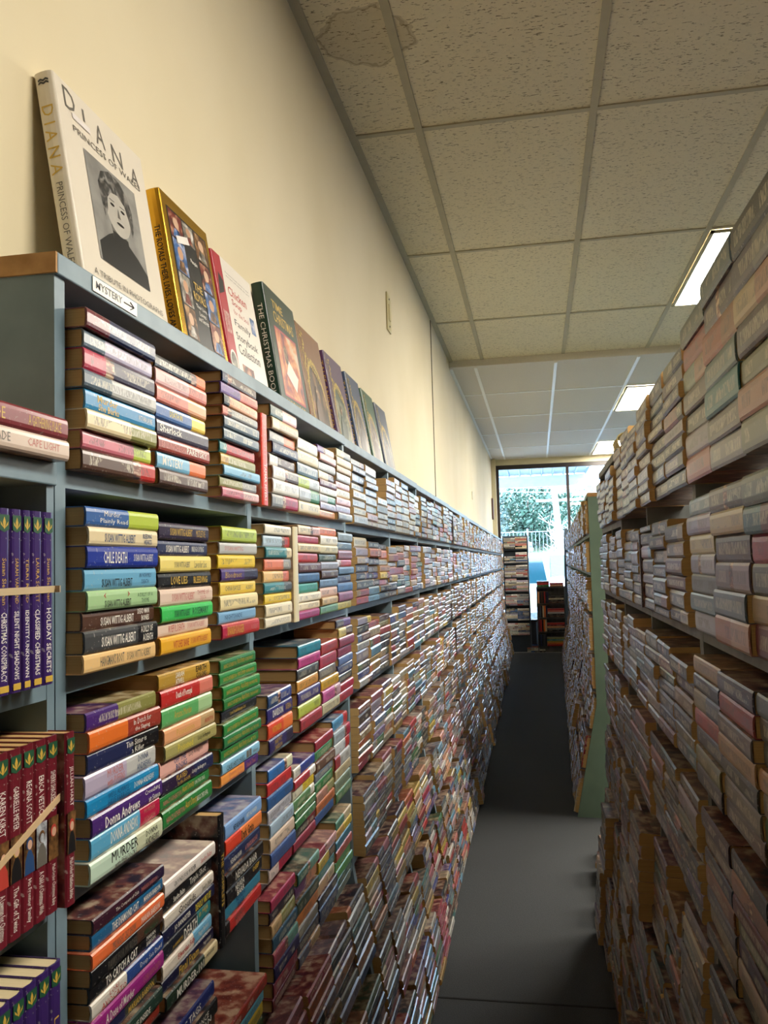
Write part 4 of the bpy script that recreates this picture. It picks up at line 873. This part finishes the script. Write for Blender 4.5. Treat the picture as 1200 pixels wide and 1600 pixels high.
redc = simple('red_cover', 'b32a38', .35, .05); wht = simple('white_cover', 'eae2d6', .35, .04)
bigbook('storybook', 1.452, .215, .295, .018, redc, 'red-and-white story collection paperback beside the gold book', [('r', .2, 0, 1, 1, wht), ('p', [(.03, .7), (.16, .74), (.18, .82), (.08, .86)], blk), ('e', .1, .26, .09, .08, wht), ('e', .1, .26, .07, .065, pc[3]),
    ('t', 'Everyone knows stories to open', .28, .9, .9, .915, IK('grey')), ('t', 'the heart and rekindle the spirit', .28, .875, .9, .89, IK('grey')), ('t', 'Chicken', .27, .75, .75, .815, IK('red'), .015), ('t', 'Soup', .32, .68, .58, .735, IK('red'), .01), ('t', 'for the Soul', .33, .63, .72, .665, IK('pink')), ('t', 'Family', .30, .53, .72, .59, IK('black')), ('t', 'Storybook', .28, .43, .86, .50, IK('black')), ('t', 'Collection', .28, .35, .86, .42, IK('black')),
    ('r', .78, .58, .90, .70, pc[1]), ('r', .3, .04, .6, .28, pc[0]), ('r', .62, .04, .92, .22, pc[2]), ('t', 'FAMILY STORYBOOK', .04, .45, .17, .6, wht)], spine=[('CHICKEN SOUP STORYBOOK', .1, .9, .5, IK('pink'))], lean=9.5)
grn = simple('dark_green_cover', '1f3a2e', .3, .1); cwn = picmat('painted_scene', ['2a1a3a', 'a83a20', 'd88a4a', 'd8c0a0'], 14, .35, 4)
bigbook('picture_book', 1.735, .235, .325, .028, grn, 'dark green picture book with a red painted scene and gold title', [('r', .16, .22, .88, .72, redc), ('r', .18, .235, .86, .705, cwn), ('p', [(.35, .4), (.62, .3), (.75, .42), (.48, .52)], wht), ('e', .42, .55, .07, .07, pc[2]),
    ('t', 'TIME', .2, .86, .55, .92, IK('gold'), .01), ('t', 'CHRISTMAS', .2, .76, .85, .84, IK('gold'), .01), ('t', 'WILDWOOD', .2, .14, .84, .2, IK('gold'), .01), ('t', 'TALES', .34, .07, .64, .12, IK('pink'))], spine=[('THE CHRISTMAS BOOK', .2, .85, .4, IK('white'))], lean=8.5, xb=-.527)
def ornate(y, W_, H, c, nm, lab, pcs, light, last=False):
    mt = simple('cloth_'+nm, c, .3, .08, 25); fr_ = picmat('gilt_frame_'+nm, ['8a6a28', 'd8b850', '5a4a28'], 90, .3, 1)
    arch = [(.14, .02), (.14, .5), (.18, .60), (.28, .70), (.42, .75), (.60, .72), (.74, .64), (.84, .52), (.90, .40), (.90, .02)]
    inn = [(.19, .035), (.19, .48), (.23, .57), (.32, .66), (.44, .70), (.60, .67), (.71, .60), (.79, .50), (.85, .38), (.85, .035)]
    scene = picmat('painted_'+nm, pcs, 16, .3, y)
    its = [('r', .06, .0, .075, 1, fr_), ('p', arch, fr_), ('p', inn, scene)]
    random.seed(int(y*100))
    for k in range(14):   # curls of the ornament above the arch
        its.append(('e', .16+.02*(k % 4)+random.uniform(-.02, .02), .5+.033*k, .045, .012, fr_, random.uniform(-1, 1)))
    for k in range(9): its.append(('e', .24+.055*k, .745-.02*k+random.uniform(-.01, .01), .032, .014, fr_, random.uniform(-1.2, 1.2)))
    its += [('p', [(.26, .06), (.32, .34), (.44, .42), (.55, .36), (.62, .06)], simple('figure_'+nm, light, .35, .3, 30)), ('e', .44, .47, .05, .045, pc[2]), ('t', 'A Novel', .45, .055, .8, .085, IK('grey'))]
    return bigbook('picture_book', y, W_, H, .022, mt, lab, its, spine=[('TALES AND LEGENDS', .15, .9, .45, IK('gold'))], xb=-.53, lean=9.3)
ornate(2.000, .235, .315, '8a5c38', 'tan', 'tan cloth picture book with a gilt arched frame, right of the green one', ['241a14', '5a3c28', 'a87848'], '6a4a34')
ornate(2.285, .22, .31, '54305e', 'purple', 'purple cloth picture book with a gilt arched frame and pale tree scene', ['22382c', '4a5a48', 'b8b090'], '3a4a34')
ornate(2.56, .20, .31, '34486e', 'blue', 'blue cloth picture book with a gilt frame between purple and green', ['2c2a2a', '6a5a50', '9a9088'], '5c4a44')
ornate(2.80, .20, .305, '2c5a3c', 'green', 'green cloth picture book with a gilt frame, second from the far end', ['3a2f2a', '6a5648', 'a09080'], '6a5044')
ornate(3.04, .22, .30, '33435f', 'navy', 'navy cloth picture book with a gilt frame, farthest of the display', ['2c2c30', '5a5a60', '8a8488'], '4c4a50')

# ------------------------------------------------------------------ outside the window
asphalt = simple('parking_asphalt', '8f9194', .9, .15, 3)
tag(MB().box(-25, 25, YF+.1, 60, FL-.14, FL-.12).build('parking_lot', asphalt), kind='structure')
# canopy of ribbed sheet metal
t = empty('canopy', (0, 0, 0)); tag(t, 'ribbed metal canopy over the shop front with a white beam', 'canopy')
met = simple('galvanised_sheet', '5c6a80', .4, .05, 3); sh = MB(); zc = EYE+1.72; x = -4.
def corr(x0, x1, y0, y1):
    x = x0
    while x < x1:
        sh.box(x, x+.17, y0, y1, zc+.03, zc+.035); sh.prism([(x+.17, zc+.035), (x+.17, zc+.03), (x+.185, zc), (x+.205, zc), (x+.22, zc+.03), (x+.22, zc+.035)], 'y', y0, y1); x += .22
corr(-4, .9, YF+.1, 17.4); corr(2.0, 6, YF+.1, 17.4); corr(.9, 2.0, YF+.1, 15.0)
sh.build('soffit', met, t)
MB().box(-4, 6, 17.3, 17.45, EYE+1.50, EYE+1.70).box(-4, 6, 17.28, 17.47, EYE+1.66, EYE+1.72).build('beam', simple('white_beam', '98a2b0', .5), t)
MB().box(1.05, 1.15, 17.32, 17.44, EYE+FL-.12, EYE+1.5).build('post', M['sage'], t); MB().box(-2.4, -2.3, 17.32, 17.44, EYE+FL-.12, EYE+1.5).build('post', M['sage'], t)
# cars, nose in
def car(x, y, W_, L, H, paint, label):
    t = empty('car', (x, y, FL+EYE-.12)); tag(t, label, 'car', 'cars in the parking lot'); h = W_/2
    body = [(0, .35), (0, .62), (.15, .78), (1.15, .95), (1.5, 1.0), (L-.5, 1.0), (L, .9), (L, .35)]
    MB().prism(body, 'x', -h, h).build('body', paint, t, bevel=.06)
    cab = [(1.15, .94), (1.95, H-.04), (2.2, H), (L-1.0, H), (L-.35, .98)]
    MB().prism([(a, b) for a, b in cab], 'x', -h+.14, h-.14).build('cabin', paint, t, bevel=.05)
    gm = M['carglass']
    MB().face([(-h+.2, 1.18, .985), (h-.2, 1.18, .985), (h-.28, 1.93, H-.08), (-h+.28, 1.93, H-.08)]).build('windshield', gm, t).location.y = -.035
    for s in (-1, 1): MB().prism([(1.5, 1.03), (2.02, H-.1), (L-1.1, H-.1), (L-.7, 1.03)], 'x', s*(h-.13), s*(h-.125)).build('side_window', gm, t)
    for s in (-1, 1):
        for yy_ in (.85, L-.9): MB().tube((s*(h-.2), yy_, .33), (s*(h+.01), yy_, .33), .33, 20).build('wheel', M['black'], t)
        MB().box(s*(h-.4)-.16, s*(h-.4)+.16, -.02, .05, .6, .72).build('headlight', M['plate'], t, bevel=.02)
        MB().box(s*(h+.06)-.06, s*(h+.06)+.06, 1.35, 1.45, .98, 1.1).build('side_mirror', paint, t, bevel=.02)
    MB().box(-h+.1, h-.1, -.04, .06, .38, .5).build('bumper', M['greyshelf'], t, bevel=.02)
    return t
M['carglass'] = simple('tinted_glass', '1f4c54', .08, .1, 1)
wp = simple('white_car_paint', 'eef2f5', .25, .02); car(-.55, 15.0, 1.85, 4.6, 1.55, wp, 'white car parked nose-in right outside the window')
car(.5, 21.0, 1.9, 4.7, 1.62, wp, 'second white car parked beyond the first one')
car(2.6, 15.4, 1.85, 4.5, 1.5, simple('silver_car_paint', 'b8c2cc', .25, .02), 'silver car beside the white one, mostly hidden by shelves')
bp_ = simple('blue_car_paint', '1c2638', .3, .05); t = car(-.3, 33.5, 1.8, 4.4, 1.5, bp_, 'dark blue car behind the fence'); t.location.z = EYE; t.rotation_euler.z = R(80)
# retaining wall and fence
st = simple('stone_blocks', '4c525c', .8, .3, 6, c2='363b44')
tag(MB().box(-20, 20, 29.8, 30.2, FL-.12, .02).build('retaining_wall', st), 'grey block retaining wall at the back of the parking lot', 'wall')
tag(MB().box(-20, 20, 30.2, 44, -.05, 0.0).build('upper_lot', asphalt), kind='structure')
t = empty('fence', (0, 30.0, EYE+.02)); tag(t, 'thin metal fence on top of the retaining wall', 'fence')
fm = simple('fence_metal', '6f7a88', .4); pk = MB(); x = -6.
while x < 8: pk.box(x-.008, x+.008, -.008, .008, .05, 1.0); x += .13
pk.build('pickets', fm, t); MB().box(-6, 8, -.012, .012, .97, 1.0).box(-6, 8, -.012, .012, .08, .11).build('rails', fm, t)
for k in range(8): MB().box(-5.7+k*1.8-.03, -5.7+k*1.8+.03, -.03, .03, 0, 1.1).build('post', fm, t)
# slope with trees
def blob_tree(x, y, z, w_, h, c1, c2, label, bare=False, seed=1):
    random.seed(seed); t = empty('tree', (x, y, z)); tag(t, label, 'tree', 'trees on the bank beyond the lot')
    MB().tube((0, 0, -.5), (0, 0, h*.75), .16, 8, .05).build('trunk', M['brown'] if not bare else simple('pale_bark', 'b8b4ac', .8), t)
    mb = MB(); pale = simple('pale_twigs', 'c4c0b8', .8) if bare else None
    if bare:
        for k in range(60):
            a = random.uniform(0, 6.28); z0 = random.uniform(h*.2, h*.8); l = random.uniform(.6, w_*.6); p = Vector((0, 0, z0)); q = p+Vector((math.cos(a)*l, math.sin(a)*l, l*random.uniform(.3, 1)))
            mb.tube(p, q, .035, 5, .01)
            for m_ in range(3): q2 = p.lerp(q, random.uniform(.4, .9)); mb.tube(q2, q2+Vector((random.uniform(-.5, .5), random.uniform(-.5, .5), random.uniform(.2, .7))), .014, 4, .005)
        mb.build('branches', pale, t); return t
    for k in range(4200):
        a, e, r = random.uniform(0, 6.28), random.uniform(-1, 1), random.random()**.45
        p = Vector((math.cos(a)*w_*.5*r*math.sqrt(1-e*e*.8), math.sin(a)*w_*.5*r*math.sqrt(1-e*e*.8), h*.55+e*h*.45*r)); s_ = random.uniform(.07, .17)
        n1 = Vector([random.uniform(-1, 1) for _ in range(3)]).normalized(); n2 = n1.orthogonal().normalized(); n3 = n1.cross(n2)
        mb.face([p+n2*s_, p+n3*s_*.6, p-n2*s_, p-n3*s_*.6])
    mb.build('foliage', simple('foliage_%d' % seed, c1, .7, .3, 2, c2=c2), t)
    return t
tag(MB().prism([(44, -.06), (44, .0), (70, 6.0), (70, -.06)], 'x', -30, 30).build('bank', simple('grass_bank', '444e36', .9, .3, 1, c2='585440')), kind='structure')
blob_tree(-3.6, 44, EYE-1.2, 4.6, 5.6, '4a5c56', '344640', 'pale grey-green tree at the left edge of the window', seed=11)
blob_tree(-.4, 48, EYE-1.2, 4.6, 6.0, '33503c', '22382a', 'bushy green tree in the middle of the window view', seed=12)
blob_tree(3.0, 53, EYE-1.2, 4.6, 5.6, '36543f', '263e2e', 'dark green tree right of the middle tree', seed=13)
blob_tree(6.6, 48, EYE-1.2, 5.0, 5.0, '44584a', '32463a', 'green tree behind the utility pole', seed=14)
blob_tree(-7.5, 50, EYE-1.2, 5.0, 6.0, '4a5c56', '344640', 'grey-green tree outside the left of the window view', seed=15)
blob_tree(1.6, 42, EYE-1.25, 2.4, 3.0, '', '', 'bare pale-branched tree in front of the green ones', True, 16) if 0 else None
def bare(x, y, h, label, seed):
    return blob_tree(x, y, EYE-1.2, 2.4, h, 'ffffff', 'ffffff', label, True, seed)
bare(1.5, 43, 3.4, 'bare pale-branched tree in front of the green ones', 21)
t = empty('utility_pole', (1.15, 38, 0)); tag(t, 'white sunlit utility pole carrying wires', 'utility pole')
MB().tube((0, 0, 0), (-.5, 0, 8), .15, 10, .11).build('pole', simple('pale_pole', 'e8e6e0', .7), t)
MB().box(-1.1, 1.5, -.05, .05, 3.9, 4.0).build('crossarm', simple('pale_arm', 'dcdad2', .7), t)
for k in range(5):
    wv = MB(); pts = [(-14+i*1.6, 36.5+.0*i, EYE+4.35-.34*k*.5-.085*i+.012*(i-9)**2*.5) for i in range(19)]
    for p, q in zip(pts, pts[1:]): wv.tube(p, q, .016, 5)
    tag(wv.build('power_line', simple('wire_%d' % k, '8f98a4', .6), dz=0), '%s power line crossing the window view' % ['topmost', 'second', 'middle', 'fourth', 'lowest'][k], 'power line', 'power lines outside')
print('individual stacked paperbacks', CNT[0])
